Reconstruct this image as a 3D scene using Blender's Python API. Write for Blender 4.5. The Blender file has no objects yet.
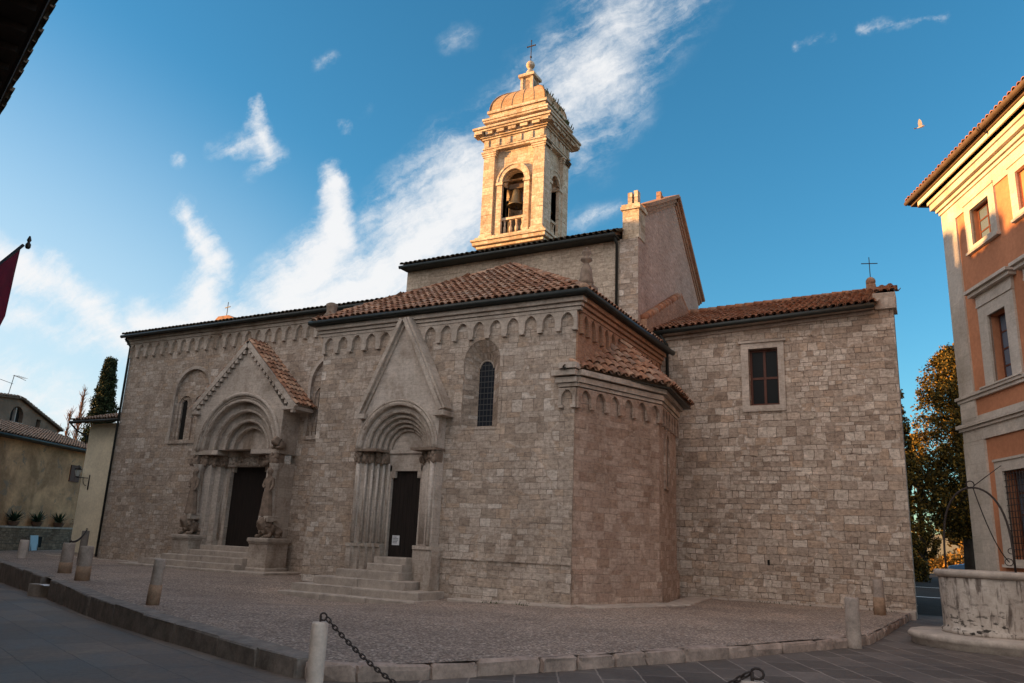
import bpy, bmesh, math, random
from mathutils import Vector, Matrix
from mathutils.geometry import tessellate_polygon
random.seed(7)
R = math.radians
sc = bpy.context.scene
col = sc.collection

# ------------------------------------------------------------------ camera
FPX, PITCH, ROLL, YAW, EYE = 786.03, R(14.255), R(2.4565), R(-29.127), 1.65
cam = bpy.data.cameras.new('camera'); camo = bpy.data.objects.new('camera', cam); col.objects.link(camo)
fw = Vector((math.sin(YAW)*math.cos(PITCH), math.cos(YAW)*math.cos(PITCH), math.sin(PITCH)))
rt = Vector((math.cos(YAW), -math.sin(YAW), 0)); up = rt.cross(fw)
RR = math.cos(ROLL)*rt + math.sin(ROLL)*up; UU = -math.sin(ROLL)*rt + math.cos(ROLL)*up
camo.matrix_world = Matrix(((RR.x, UU.x, -fw.x, 0), (RR.y, UU.y, -fw.y, 0), (RR.z, UU.z, -fw.z, EYE), (0, 0, 0, 1)))
cam.sensor_width = 36; cam.lens = FPX*36/1024; cam.clip_start = 0.1; cam.clip_end = 6000
sc.camera = camo

# ------------------------------------------------------------------ light
SUN_HEAD, SUN_EL = R(-116), R(6.5)
SUN_STRENGTH, SKY_STRENGTH, EXPOSURE = 4.9, 0.10, 1.6
SKY_TINT, CLOUD, FILL_DECK = (1.02, 1.10, 1.05), (3.1, 3.1, 3.12), (5.5, 4.95, 4.6)
sund = Vector((math.sin(SUN_HEAD)*math.cos(SUN_EL), math.cos(SUN_HEAD)*math.cos(SUN_EL), math.sin(SUN_EL)))
sl = bpy.data.lights.new('sun', 'SUN'); so = bpy.data.objects.new('sun', sl); col.objects.link(so)
sl.energy = SUN_STRENGTH; sl.angle = R(0.5); sl.color = (1.0, 0.53, 0.18)
so.rotation_euler = sund.to_track_quat('Z', 'Y').to_euler(); so.location = (-60, -60, 60)
sc.view_settings.view_transform = 'Standard'; sc.view_settings.look = 'None'
sc.view_settings.gamma = 1; sc.view_settings.use_curve_mapping = False; sc.view_settings.exposure = EXPOSURE

# ------------------------------------------------------------------ node helpers
class NT:
    def __init__(s, tree): s.t = tree
    def n(s, typ, **kw):
        o = s.t.nodes.new('ShaderNode'+typ)
        ins = kw.pop('i', {})
        for k, v in kw.items(): setattr(o, k, v)
        for k, v in ins.items(): s.set(o, k, v)
        return o
    def set(s, o, k, v):
        sock = o.inputs[k]
        if isinstance(v, bpy.types.NodeSocket): s.t.links.new(v, sock)
        else:
            try: sock.default_value = v
            except Exception: sock.default_value = tuple(v)+(1,)
    def m(s, op, a, b=None, c=None, clamp=False):
        o = s.n('Math', operation=op, use_clamp=clamp); s.set(o, 0, a)
        if b is not None: s.set(o, 1, b)
        if c is not None: s.set(o, 2, c)
        return o.outputs[0]
    def vm(s, op, a, b=None, out=0):
        o = s.n('VectorMath', operation=op); s.set(o, 0, a)
        if b is not None: s.set(o, 1, b)
        return o.outputs[out]
    def mix(s, f, a, b, bt='MIX'):
        o = s.n('Mix', data_type='RGBA', blend_type=bt, clamp_factor=True)
        s.set(o, 0, f); s.set(o, 6, a); s.set(o, 7, b); return o.outputs[2]
    def mr(s, v, a, b, c=0.0, d=1.0, smooth=True):
        o = s.n('MapRange', interpolation_type='SMOOTHSTEP' if smooth else 'LINEAR')
        for k, x in enumerate((v, a, b, c, d)): s.set(o, k, x)
        return o.outputs[0]
    def noise(s, vec, scale, detail=4, rough=.55, dist=0.0, dim='3D', out=0):
        o = s.n('TexNoise', noise_dimensions=dim)
        if vec is not None: s.set(o, 'W' if dim == '1D' else 'Vector', vec)
        s.set(o, 'Scale', scale); s.set(o, 'Detail', detail); s.set(o, 'Roughness', rough); s.set(o, 'Distortion', dist)
        return o.outputs[out]
    def ramp(s, f, stops, interp='LINEAR'):
        o = s.n('ValToRGB'); s.set(o, 0, f); r = o.color_ramp; r.interpolation = interp
        while len(r.elements) < len(stops): r.elements.new(.5)
        for e, (p, c) in zip(r.elements, stops): e.position = p; e.color = tuple(c)+(1,)
        return o.outputs[0]
    def comb(s, x, y, z=0.0):
        o = s.n('CombineXYZ'); s.set(o, 0, x); s.set(o, 1, y); s.set(o, 2, z); return o.outputs[0]

# ------------------------------------------------------------------ world: sky and cirrus
w = bpy.data.worlds.new('World'); sc.world = w; w.use_nodes = True
T = NT(w.node_tree); w.node_tree.nodes.clear()
sky = T.n('TexSky', sky_type='NISHITA', sun_disc=False, sun_elevation=SUN_EL, sun_rotation=SUN_HEAD, altitude=400, air_density=1.0, dust_density=0.6, ozone_density=3.0)
gen = T.n('TexCoord').outputs['Generated']
# cirrus: drawn on the tangent plane of one fixed compass direction (heading -29 deg, 25 deg up)
CH, CE = R(-29), R(25)
cf = Vector((math.sin(CH)*math.cos(CE), math.cos(CH)*math.cos(CE), math.sin(CE))); cr = Vector((math.cos(CH), -math.sin(CH), 0)); cu = cr.cross(cf)
den = T.m('MAXIMUM', T.vm('DOT_PRODUCT', gen, tuple(cf), 1), 0.05)
cx_ = T.m('DIVIDE', T.vm('DOT_PRODUCT', gen, tuple(cr), 1), den); cy_ = T.m('DIVIDE', T.vm('DOT_PRODUCT', gen, tuple(cu), 1), den)
p0 = T.comb(cx_, cy_)
warp = T.vm('SUBTRACT', T.noise(p0, 6, 9, .66, out=1), (.5, .5, .5))
wo = T.n('VectorMath', operation='SCALE'); T.set(wo, 0, warp); wo.inputs['Scale'].default_value = .07
pw = T.vm('ADD', p0, wo.outputs[0])
def skyuv(x, y):
    d = fw*FPX + RR*(x-512) + UU*(341.5-y); d.normalize(); k = d.dot(cf)
    return Vector((d.dot(cr)/k, d.dot(cu)/k, 0))
STROKES = [  # x0,y0,x1,y1,w0,w1,strength (angular positions given through the fitted lens)
 (655,-30,600,70,62,58,.75),(600,70,470,190,56,50,.95),(470,190,400,265,56,60,1.25),(410,260,290,315,46,40,1.25),
 (335,178,332,240,15,27,1.35),(332,240,285,310,27,46,1.3),
 (186,208,216,262,13,18,1.1),(216,262,196,318,20,34,1.2),(250,322,140,318,24,22,1.1),
 (258,105,268,150,7,17,.95),(262,150,222,150,17,12,.6),(268,168,240,190,9,8,.5),
 (-20,250,60,285,26,24,1.1),(60,285,140,345,26,24,1.1),(-20,300,110,345,24,20,.6),
 (-40,370,140,430,50,40,.75),
 (795,42,832,34,7,6,.55),(868,30,940,20,7,8,.6),(462,40,448,48,16,12,.35),(335,57,320,64,8,8,.4),(347,126,350,126,8,8,.7),(182,159,184,159,8,8,.6),
 (372,108,360,118,10,8,.25),(378,222,400,214,6,6,.6),(372,232,408,228,5,5,.55),(378,244,410,240,6,7,.7),(930,352,952,348,7,7,.5),(575,225,620,212,16,14,.35),(560,120,590,160,26,30,.35)]
dens = None
for (x0, y0, x1, y1, w0, w1, st) in STROKES:
    a, b = skyuv(x0, y0), skyuv(x1, y1); ab = b-a; L2 = max(ab.length_squared, 1e-8)
    k = 1.45/FPX
    rel = T.vm('SUBTRACT', pw, tuple(a))
    t = T.m('MULTIPLY', T.vm('DOT_PRODUCT', rel, tuple(ab), 1), 1/L2, clamp=True)
    s_ = T.n('VectorMath', operation='SCALE'); s_.inputs[0].default_value = tuple(ab); T.set(s_, 'Scale', t)
    dist = T.vm('LENGTH', T.vm('SUBTRACT', rel, s_.outputs[0]), out=1)
    wid = T.m('MULTIPLY_ADD', t, (w1-w0)*k, w0*k)
    e = T.m('SUBTRACT', 1.0, T.m('DIVIDE', dist, wid), clamp=True)
    e = T.m('MULTIPLY', e, st)
    dens = e if dens is None else T.m('MAXIMUM', dens, e)
rot = T.n('VectorRotate', rotation_type='Z_AXIS', i={'Vector': pw, 'Angle': R(-32)}).outputs[0]
fib = T.noise(T.vm('MULTIPLY', rot, (9, 52, 1)), 1.0, 9, .68, .15)
puff = T.noise(p0, 15, 9, .68, .0)
tex = T.m('ADD', T.m('MULTIPLY', fib, .75), T.m('MULTIPLY', puff, .8))
cl = T.mr(T.m('ADD', dens, T.m('MULTIPLY', T.m('SUBTRACT', tex, .80), T.mr(dens, 0, .4, 0, 1.7))), .06, 1.15)
elev = T.n('SeparateXYZ', i={0: gen}).outputs[2]
skyc = T.mix(1.0, T.n('HueSaturation', i={'Hue': .49, 'Saturation': 1.15, 'Value': 1.0, 'Fac': 1.0, 'Color': sky.outputs[0]}).outputs[0], SKY_TINT, 'MULTIPLY')
# milky veil low in the west (left of the view) and an added, unseen bright cloud sheet behind the camera that fills the shade
lh = R(-80); veil = T.mr(T.m('SUBTRACT', T.vm('DOT_PRODUCT', gen, (math.sin(lh), math.cos(lh), 0), 1), T.m('MULTIPLY', elev, .8)), .35, .95, 0, .9)
skyc = T.mix(veil, skyc, (2.35, 2.75, 3.0))
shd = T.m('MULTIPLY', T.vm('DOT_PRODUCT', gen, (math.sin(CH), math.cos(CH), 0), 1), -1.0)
fill_deck = T.m('MULTIPLY', T.m('MULTIPLY', T.mr(shd, -.36, .1), T.mr(T.vm('DOT_PRODUCT', gen, (math.sin(R(-125)), math.cos(R(-125)), .25), 1), -.35, .75, .3, 1.0)), T.mr(T.noise(T.vm('MULTIPLY', gen, (1, 1, 2.5)), 2.2, 6, .6, .5), .3, .55, .45, 1.0))
skyc = T.mix(fill_deck, skyc, FILL_DECK)
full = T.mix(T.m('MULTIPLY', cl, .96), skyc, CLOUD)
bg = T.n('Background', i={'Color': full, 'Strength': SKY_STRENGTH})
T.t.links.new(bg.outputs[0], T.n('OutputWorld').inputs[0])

# ------------------------------------------------------------------ materials
def mat(name):
    m = bpy.data.materials.new(name); m.use_nodes = True; t = NT(m.node_tree)
    b = m.node_tree.nodes['Principled BSDF']; b.inputs['Specular IOR Level'].default_value = .3
    return m, t, b
def simple(name, c, rough=.7, var=.25, scale=6, metal=0, bump=.1, spec=.3, bscale=None):
    m, t, b = mat(name); tc = t.n('TexCoord').outputs['Object']
    n1 = t.noise(tc, scale, 6, .6); n2 = t.noise(tc, scale*7, 4, .6)
    f = t.m('ADD', t.m('MULTIPLY', n1, .7), t.m('MULTIPLY', n2, .3))
    lo = [x*(1-var) for x in c]; hi = [min(1, x*(1+var)) for x in c]
    t.set(b, 'Base Color', t.ramp(f, [(.3, lo), (.7, hi)])); b.inputs['Roughness'].default_value = rough
    b.inputs['Metallic'].default_value = metal; b.inputs['Specular IOR Level'].default_value = spec
    if bump:
        bp = t.n('Bump', i={'Strength': bump, 'Distance': .02, 'Height': t.noise(tc, bscale or scale*4, 6, .65)}); t.set(b, 'Normal', bp.outputs[0])
    return m
def ashlar(name, tones, mortar, bw=.55, bh=.27, bw2=.36, bh2=.2, mort=.008, stain=.35, bump=.5, wob=.05, pits=.5, staincol=(.35,.28,.22), rowvar=.5, smooth_=.15, grain=1.0, contrast=.74):
    m, t, b = mat(name); uv = t.n('UVMap').outputs[0]
    sp = t.n('SeparateXYZ', i={0: uv}); u, v = sp.outputs[0], sp.outputs[1]
    v2 = t.m('ADD', v, t.m('MULTIPLY', t.m('SUBTRACT', t.noise(v, 1.4, 2, .5, dim='1D'), .5), rowvar))
    wv = t.noise(uv, 2.2, 3, .6, out=1); ws = t.n('SeparateXYZ', i={0: wv})
    u3 = t.m('ADD', u, t.m('MULTIPLY', t.m('SUBTRACT', ws.outputs[0], .5), wob*1.6)); v3 = t.m('ADD', v2, t.m('MULTIPLY', t.m('SUBTRACT', ws.outputs[1], .5), wob))
    uvw = t.comb(u3, v3)
    def brick(w_, h_, off, ox):
        br = t.n('TexBrick', offset=off, offset_frequency=2, squash=.72, squash_frequency=3)
        t.set(br, 'Vector', t.vm('ADD', uvw, (ox, ox*.7, 0))); t.set(br, 'Color1', (1,1,1)); t.set(br, 'Color2', (0,0,0)); t.set(br, 'Mortar', (.5,.5,.5))
        t.set(br, 'Scale', 1.0); t.set(br, 'Mortar Size', mort); t.set(br, 'Mortar Smooth', smooth_); t.set(br, 'Bias', 0.0); t.set(br, 'Brick Width', w_); t.set(br, 'Row Height', h_)
        return br.outputs[0], br.outputs[1]
    c1, f1 = brick(bw, bh, .42, .13); c2, f2 = brick(bw2, bh2, .57, 3.7)
    msk = t.mr(t.noise(uv, .45, 2, .5), .49, .53)
    rnd = t.mix(msk, c1, c2); fac = t.m('ADD', t.m('MULTIPLY', f1, t.m('SUBTRACT', 1.0, msk)), t.m('MULTIPLY', f2, msk))
    mean_ = [sum(c[k] for c in tones)/len(tones) for k in range(3)]; tones = [tuple(m_+(x-m_)*contrast for x, m_ in zip(c, mean_)) for c in tones]
    n_ = len(tones); base = t.ramp(rnd, [(.02+.96*i/(n_-1), c) for i, c in enumerate(tones)])
    fine = t.noise(uv, 9, 8, .7); fine2 = t.noise(uv, 38, 5, .7); stri = t.noise(t.vm('MULTIPLY', uvw, (3.0, 26, 1)), 1.0, 5, .65, .3)
    base = t.mix(grain, base, t.ramp(fine, [(.28, (.5,.48,.46)), (.5, (1,1,1)), (.72, (1.34,1.32,1.3))]), 'MULTIPLY')
    base = t.mix(.6*grain, base, t.ramp(fine2, [(.3, (.7,.68,.66)), (.7, (1.2,1.2,1.2))]), 'MULTIPLY')
    base = t.mix(.75*grain, base, t.ramp(stri, [(.3, (.66,.63,.61)), (.55, (1.04,1.04,1.04)), (.75, (1.22,1.21,1.2))]), 'MULTIPLY')
    st = t.noise(t.vm('MULTIPLY', uv, (1, .55, 1)), .55, 7, .65, .4)
    base = t.mix(t.mr(st, .46, .72, 0, stain), base, t.mix(1.0, base, staincol, 'MULTIPLY'))
    st2 = t.noise(t.vm('ADD', uv, (31, 7, 0)), 1.7, 6, .7, .6)
    base = t.mix(t.mr(st2, .56, .74, 0, stain*.9), base, t.mix(1.0, base, (.5,.42,.36), 'MULTIPLY'))
    st3 = t.noise(t.vm('ADD', uv, (11, 47, 0)), .9, 6, .65, .3)
    base = t.mix(t.mr(st3, .5, .7, 0, .6), base, t.mix(1.0, base, (1.4,1.38,1.36), 'MULTIPLY'))
    mn = t.mr(t.noise(uv, 3.1, 5, .6), .38, .62, .25, 1.0)
    base = t.mix(t.m('MULTIPLY', fac, mn), base, mortar)
    vor = t.n('TexVoronoi', feature='F1'); t.set(vor, 'Vector', t.vm('MULTIPLY', uvw, (1, 1.8, 1))); t.set(vor, 'Scale', 11.0)
    pit = t.m('MULTIPLY', t.mr(vor.outputs[0], .06, .2, 1, 0), t.mr(t.noise(uv, 2.3, 3, .6), .5, .62, 0, pits))
    base = t.mix(pit, base, (.035,.028,.022))
    t.set(b, 'Base Color', base); b.inputs['Roughness'].default_value = .9; b.inputs['Specular IOR Level'].default_value = .15
    h = t.m('SUBTRACT', t.m('ADD', t.m('MULTIPLY', fine, .55), t.m('MULTIPLY', rnd, .35)), t.m('ADD', t.m('MULTIPLY', fac, .5), t.m('MULTIPLY', pit, .6)))
    bp = t.n('Bump', i={'Strength': bump, 'Distance': .045, 'Height': t.m('ADD', h, t.m('MULTIPLY', fine2, .2))}); t.set(b, 'Normal', bp.outputs[0])
    return m
def tiles(name, tones, lichen=.35):
    m, t, b = mat(name); g = t.n('NewGeometry').outputs['Random Per Island']; tc = t.n('TexCoord').outputs['Object']
    base = t.ramp(g, [(.02+.96*i/(len(tones)-1), c) for i, c in enumerate(tones)])
    n1 = t.noise(tc, 5, 6, .65); base = t.mix(1, base, t.ramp(n1, [(.3, (.6,.58,.56)), (.7, (1.25,1.22,1.2))]), 'MULTIPLY')
    base = t.mix(t.mr(t.noise(tc, 1.3, 6, .7), .5, .68, 0, lichen), base, (.17,.15,.12))
    base = t.mix(t.mr(t.noise(tc, 14, 4, .7), .6, .72, 0, lichen), base, (.3,.28,.23))
    t.set(b, 'Base Color', base); b.inputs['Roughness'].default_value = .9; b.inputs['Specular IOR Level'].default_value = .15
    bp = t.n('Bump', i={'Strength': .35, 'Distance': .02, 'Height': t.noise(tc, 22, 6, .65)}); t.set(b, 'Normal', bp.outputs[0])
    return m
M = {}
M['stone'] = ashlar('travertine_wall', [(.29,.225,.18),(.42,.345,.285),(.45,.335,.25),(.54,.46,.40),(.47,.395,.335),(.36,.285,.23),(.66,.59,.53)], (.17,.132,.108), .50, .235, .36, .17, mort=.009, pits=.8)
M['stone_big'] = ashlar('rough_ashlar', [(.30,.225,.175),(.45,.365,.30),(.47,.345,.255),(.55,.46,.39),(.66,.58,.505),(.39,.31,.25),(.50,.42,.35)], (.15,.112,.088), .47, .275, .31, .185, mort=.011, bump=.8, pits=.8, contrast=.85, wob=.09, stain=.3)
M['stone_pale'] = ashlar('pale_ashlar', [(.42,.35,.28),(.50,.42,.34),(.55,.47,.385),(.47,.39,.31)], (.24,.19,.15), .5, .2, .42, .17, mort=.009, stain=.5, staincol=(.4,.34,.3))
M['carved'] = ashlar('carved_travertine', [(.42,.355,.30),(.48,.41,.355),(.54,.47,.41)], (.3,.24,.2), .9, .45, .7, .4, mort=.005, bump=.35, stain=.85, pits=.6, grain=.6)
M['portal_grey'] = ashlar('worn_portal_stone', [(.48,.415,.36),(.54,.47,.415),(.58,.51,.455)], (.33,.27,.22), .8, .4, .6, .36, mort=.004, bump=.3, stain=.85, pits=.5, grain=.6)
M['brick'] = ashlar('brick_wall', [(.30,.155,.095),(.37,.20,.125),(.43,.25,.16),(.33,.175,.11)], (.30,.22,.17), .29, .075, .27, .07, mort=.008, bump=.4, wob=.02, stain=.4, rowvar=.06)
M['apse'] = ashlar('apse_masonry', [(.36,.25,.195),(.44,.325,.26),(.50,.385,.315),(.41,.30,.24),(.37,.26,.20)], (.22,.16,.125), .5, .235, .4, .18, mort=.010, grain=.8, contrast=1.15, pits=.8, bump=.45, stain=.5, rowvar=.4)
M['gable'] = ashlar('pink_gable', [(.40,.255,.195),(.46,.30,.235),(.50,.34,.27),(.38,.235,.18)], (.38,.28,.22), .4, .12, .3, .09, mort=.009, bump=.6, stain=.4, rowvar=.3)
M['dome'] = ashlar('dome_brick', [(.38,.23,.13),(.46,.295,.175),(.52,.36,.23),(.42,.26,.15)], (.4,.28,.18), .3, .09, .26, .08, mort=.006, bump=.4, stain=.5, rowvar=.1)
M['tower'] = ashlar('tower_stone', [(.43,.32,.22),(.58,.475,.36),(.66,.56,.45),(.47,.35,.24),(.62,.52,.41)], (.22,.15,.10), .55, .24, .4, .19, mort=.008, bump=.5, stain=.6, pits=.9, contrast=.9)
M['rubble'] = ashlar('rubble_wall', [(.17,.115,.08),(.26,.185,.13),(.36,.265,.19),(.2,.14,.095)], (.1,.085,.07), .42, .17, .26, .12, mort=.018, bump=.9, wob=.14, stain=.5)
M['step'] = simple('worn_step_stone', (.40,.335,.285), .85, .35, 3, bump=.4)
M['kerb'] = simple('kerb_stone', (.31,.235,.195), .85, .5, 3.5, bump=.6, bscale=9)
M['kerb_dark'] = simple('dark_kerb_stone', (.21,.175,.15), .85, .5, 3, bump=.6, bscale=9)
M['tile'] = tiles('terracotta_tile', [(.22,.115,.075),(.34,.17,.105),(.42,.235,.15),(.47,.31,.22),(.29,.14,.09),(.36,.25,.19)])
M['tile_red'] = tiles('red_terracotta_tile', [(.26,.11,.065),(.36,.16,.09),(.42,.21,.125),(.30,.13,.08),(.38,.24,.17)], .4)
M['tile_grey'] = tiles('lichened_tile', [(.26,.19,.15),(.34,.26,.21),(.32,.21,.15),(.24,.17,.13)], .5)
M['moss'] = tiles('mossy_tile', [(.06,.05,.035),(.1,.08,.055),(.13,.09,.06)], .3)
M['gutter'] = simple('dark_metal', (.022,.026,.024), .45, .3, 5, bump=0)
M['iron'] = simple('rusty_iron', (.035,.025,.022), .6, .5, 12, bump=.1)
M['redwood'] = simple('brown_painted_frame', (.10,.035,.022), .55, .25, 6, bump=.05)
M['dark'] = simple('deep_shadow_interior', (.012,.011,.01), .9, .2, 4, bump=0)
M['bronze'] = simple('bell_bronze', (.13,.10,.06), .45, .4, 5, metal=.7, bump=.1)
def glass(name, c=(.03,.035,.04), rough=.06):
    m, t, b = mat(name); b.inputs['Base Color'].default_value = c+(1,); b.inputs['Roughness'].default_value = rough; b.inputs['Specular IOR Level'].default_value = .7
    tc = t.n('TexCoord').outputs['Object']
    bp = t.n('Bump', i={'Strength': .06, 'Distance': .05, 'Height': t.noise(tc, 1.5, 2, .5)}); t.set(b, 'Normal', bp.outputs[0]); return m
M['glass'] = glass('window_glass', (.10,.14,.19)); M['dimglass'] = glass('dusty_dark_glass', (.008,.009,.010), .3)  # window glass: bluish base colour stands in for reflected sky
M['dimglass'].node_tree.nodes['Principled BSDF'].inputs['Specular IOR Level'].default_value = .12
def planks():
    m, t, b = mat('dark_door_planks'); uv = t.n('UVMap').outputs[0]; sp = t.n('SeparateXYZ', i={0: uv})
    fr = t.m('FRACT', t.m('MULTIPLY', sp.outputs[0], 6.2)); groove = t.mr(t.m('ABSOLUTE', t.m('SUBTRACT', fr, .5)), .43, .5)
    g = t.noise(t.vm('MULTIPLY', uv, (14, 1.2, 1)), 1, 6, .65)
    c = t.ramp(g, [(.3, (.009,.006,.005)), (.7, (.022,.014,.011))]); t.set(b, 'Base Color', t.mix(groove, c, (.006,.004,.003)))
    b.inputs['Roughness'].default_value = .75
    bp = t.n('Bump', i={'Strength': .6, 'Distance': .02, 'Height': t.m('SUBTRACT', g, t.m('MULTIPLY', groove, 2.0))}); t.set(b, 'Normal', bp.outputs[0]); return m
M['door'] = planks()
def leadglass():
    m, t, b = mat('leaded_glass'); uv = t.n('UVMap').outputs[0]; sp = t.n('SeparateXYZ', i={0: uv})
    def gr(s, k): return t.mr(t.m('ABSOLUTE', t.m('SUBTRACT', t.m('FRACT', t.m('MULTIPLY', s, k)), .5)), .4, .47)
    l = t.m('MAXIMUM', gr(sp.outputs[0], 7.7), gr(sp.outputs[1], 5.5))
    t.set(b, 'Base Color', t.mix(l, (.018,.022,.03), (.06,.06,.06))); t.set(b, 'Roughness', t.m('MULTIPLY_ADD', l, .5, .15)); return m
M['lead'] = leadglass()
def stucco(name, c, stain=.3, sc_=.6, patch=None):
    m, t, b = mat(name); uv = t.n('UVMap').outputs[0]
    n1 = t.noise(uv, sc_, 7, .65, .4); n2 = t.noise(uv, 7, 6, .65); n3 = t.noise(t.vm('MULTIPLY', uv, (2.2, .35, 1)), 1.0, 6, .7)
    base = t.mix(t.mr(n1, .35, .7), [x*(1-stain) for x in c], [min(1, x*(1+stain*.5)) for x in c])
    base = t.mix(t.mr(n3, .5, .75, 0, stain*1.2), base, t.mix(1, base, (.55,.5,.47), 'MULTIPLY'))
    base = t.mix(.7, base, t.ramp(n2, [(.3, (.82,.81,.8)), (.7, (1.12,1.12,1.12))]), 'MULTIPLY')
    if patch: base = t.mix(t.mr(t.noise(uv, 1.1, 7, .7, .7), .56, .62, 0, .85), base, patch)
    t.set(b, 'Base Color', base); b.inputs['Roughness'].default_value = .92; b.inputs['Specular IOR Level'].default_value = .12
    bp = t.n('Bump', i={'Strength': .3, 'Distance': .02, 'Height': t.m('ADD', n2, t.m('MULTIPLY', n1, .6))}); t.set(b, 'Normal', bp.outputs[0]); return m
M['ochre'] = stucco('ochre_stucco', (.62,.36,.20), .45, .5, (.27,.20,.145))
M['cream'] = stucco('cream_stucco', (.84,.75,.57), .14)
M['greywall'] = stucco('grey_stucco', (.26,.18,.13), .3)
M['townstucco'] = stucco('town_stucco', (.34,.25,.17), .3)
M['orange'] = stucco('orange_stucco', (.53,.23,.125), .22, .45)
M['palace_stone'] = ashlar('palace_stone', [(.47,.42,.36),(.53,.47,.41),(.57,.51,.45)], (.4,.34,.28), 1.1, .6, .9, .5, mort=.006, bump=.25, stain=.35, pits=.3, rowvar=.2, grain=.4)
def wellstone():
    m, t, b = mat('stained_well_stone'); uv = t.n('UVMap').outputs[0]; tc = t.n('TexCoord').outputs['Object']
    n = t.noise(tc, 3, 7, .68); base = t.ramp(n, [(.3, (.33,.27,.225)), (.55, (.50,.43,.37)), (.75, (.62,.55,.49))])
    sp = t.n('SeparateXYZ', i={0: tc})
    streak = t.noise(t.vm('MULTIPLY', tc, (3.4, 3.4, .55)), 1.6, 7, .68)
    base = t.mix(t.mr(streak, .49, .62, 0, .85), base, (.085,.06,.048))
    blot = t.noise(t.vm('MULTIPLY', tc, (1, 1, 2.2)), 4.2, 5, .6); base = t.mix(t.m('MULTIPLY', t.mr(blot, .56, .62), t.mr(sp.outputs[2], .3, 1.1, 1, .3)), base, (.03,.024,.02))
    t.set(b, 'Base Color', base); b.inputs['Roughness'].default_value = .88
    bp = t.n('Bump', i={'Strength': .5, 'Distance': .03, 'Height': t.m('SUBTRACT', t.noise(tc, 12, 7, .68), blot)}); t.set(b, 'Normal', bp.outputs[0]); return m
M['well'] = wellstone()
def gravel():
    m, t, b = mat('pebble_gravel'); tc = t.n('TexCoord').outputs['Object']
    def vor(s, k=1.0):
        v = t.n('TexVoronoi', feature='F1'); t.set(v, 'Vector', t.vm('MULTIPLY', tc, (1, 1, k))); t.set(v, 'Scale', s); return v
    v1 = vor(21); v2 = vor(52)
    r1 = t.n('SeparateXYZ', i={0: v1.outputs['Color']}).outputs[0]; r2 = t.n('SeparateXYZ', i={0: v2.outputs['Color']}).outputs[1]
    stones = [(0, (.15,.11,.085)), (.3, (.27,.205,.165)), (.6, (.37,.29,.24)), (.85, (.50,.41,.345)), (1, (.78,.69,.61))]
    c = t.mix(.5, t.ramp(r1, stones), t.ramp(r2, stones))
    gap = t.mr(v1.outputs[0], .35, .7); c = t.mix(t.m('MULTIPLY', gap, .6), c, (.085,.064,.052))
    big = t.noise(tc, .35, 6, .65); c = t.mix(1, c, t.ramp(big, [(.3, (.68,.66,.66)), (.55, (1,.97,.95)), (.72, (1.25,1.17,1.1))]), 'MULTIPLY')
    t.set(b, 'Base Color', c); b.inputs['Roughness'].default_value = .85
    h = t.m('ADD', t.m('MULTIPLY', t.m('SUBTRACT', 1.0, v1.outputs[0]), .8), t.m('MULTIPLY', t.m('SUBTRACT', 1.0, v2.outputs[0]), .4))
    bp = t.n('Bump', i={'Strength': .55, 'Distance': .03, 'Height': h}); t.set(b, 'Normal', bp.outputs[0]); return m
M['gravel'] = gravel()
def paving():
    m, t, b = mat('flagstone_paving'); tc = t.n('TexCoord').outputs['Object']
    def bricks(ang, w_, h_, ms, off):
        v = t.n('VectorRotate', rotation_type='Z_AXIS', i={'Vector': tc, 'Angle': ang}).outputs[0]
        wv = t.vm('SUBTRACT', t.noise(tc, 3, 3, .6, out=1), (.5,.5,.5)); s_ = t.n('VectorMath', operation='SCALE'); t.set(s_, 0, wv); s_.inputs['Scale'].default_value = .05
        v = t.vm('ADD', v, s_.outputs[0])
        br = t.n('TexBrick', offset=off, offset_frequency=2, squash=1.0); t.set(br, 'Vector', v); t.set(br, 'Color1', (1,1,1)); t.set(br, 'Color2', (0,0,0)); t.set(br, 'Mortar', (.5,.5,.5))
        for k, x in (('Scale', 1.0), ('Mortar Size', ms), ('Mortar Smooth', .3), ('Bias', 0.0), ('Brick Width', w_), ('Row Height', h_)): t.set(br, k, x)
        return br.outputs[0], br.outputs[1]
    cA, fA = bricks(R(62), 1.05, .62, .017, .5)
    cB, fB = bricks(R(22), 1.5, .75, .008, .37)
    sp = t.n('SeparateXYZ', i={0: tc})
    side = t.mr(t.m('ADD', sp.outputs[0], t.m('MULTIPLY', sp.outputs[1], .12)), -6.6, -6.2)   # street slabs to the left, piazza flags to the right
    n1 = t.noise(tc, .7, 7, .65, .3); n2 = t.noise(tc, 11, 7, .7)
    A = t.ramp(cA, [(0, (.075,.062,.054)), (.5, (.10,.083,.073)), (1, (.135,.113,.1))])
    B = t.ramp(cB, [(0, (.15,.113,.088)), (.5, (.178,.135,.105)), (1, (.21,.162,.127))])
    A = t.mix(t.m('MULTIPLY', fA, .85), A, (.25,.21,.185)); B = t.mix(t.m('MULTIPLY', fB, .6), B, (.05,.043,.039))
    c = t.mix(side, B, A)
    c = t.mix(1, c, t.ramp(n1, [(.3, (.65,.64,.64)), (.7, (1.3,1.28,1.26))]), 'MULTIPLY'); c = t.mix(.7, c, t.ramp(n2, [(.3, (.7,.7,.7)), (.7, (1.25,1.25,1.25))]), 'MULTIPLY')
    t.set(b, 'Base Color', c); t.set(b, 'Roughness', t.mr(n1, .3, .7, .55, .8)); b.inputs['Specular IOR Level'].default_value = .35
    f = t.mix(side, fB, fA)
    bp = t.n('Bump', i={'Strength': .5, 'Distance': .02, 'Height': t.m('SUBTRACT', t.m('MULTIPLY', n2, .5), t.m('MULTIPLY', f, .8))}); t.set(b, 'Normal', bp.outputs[0]); return m
M['paving'] = paving()
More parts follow.
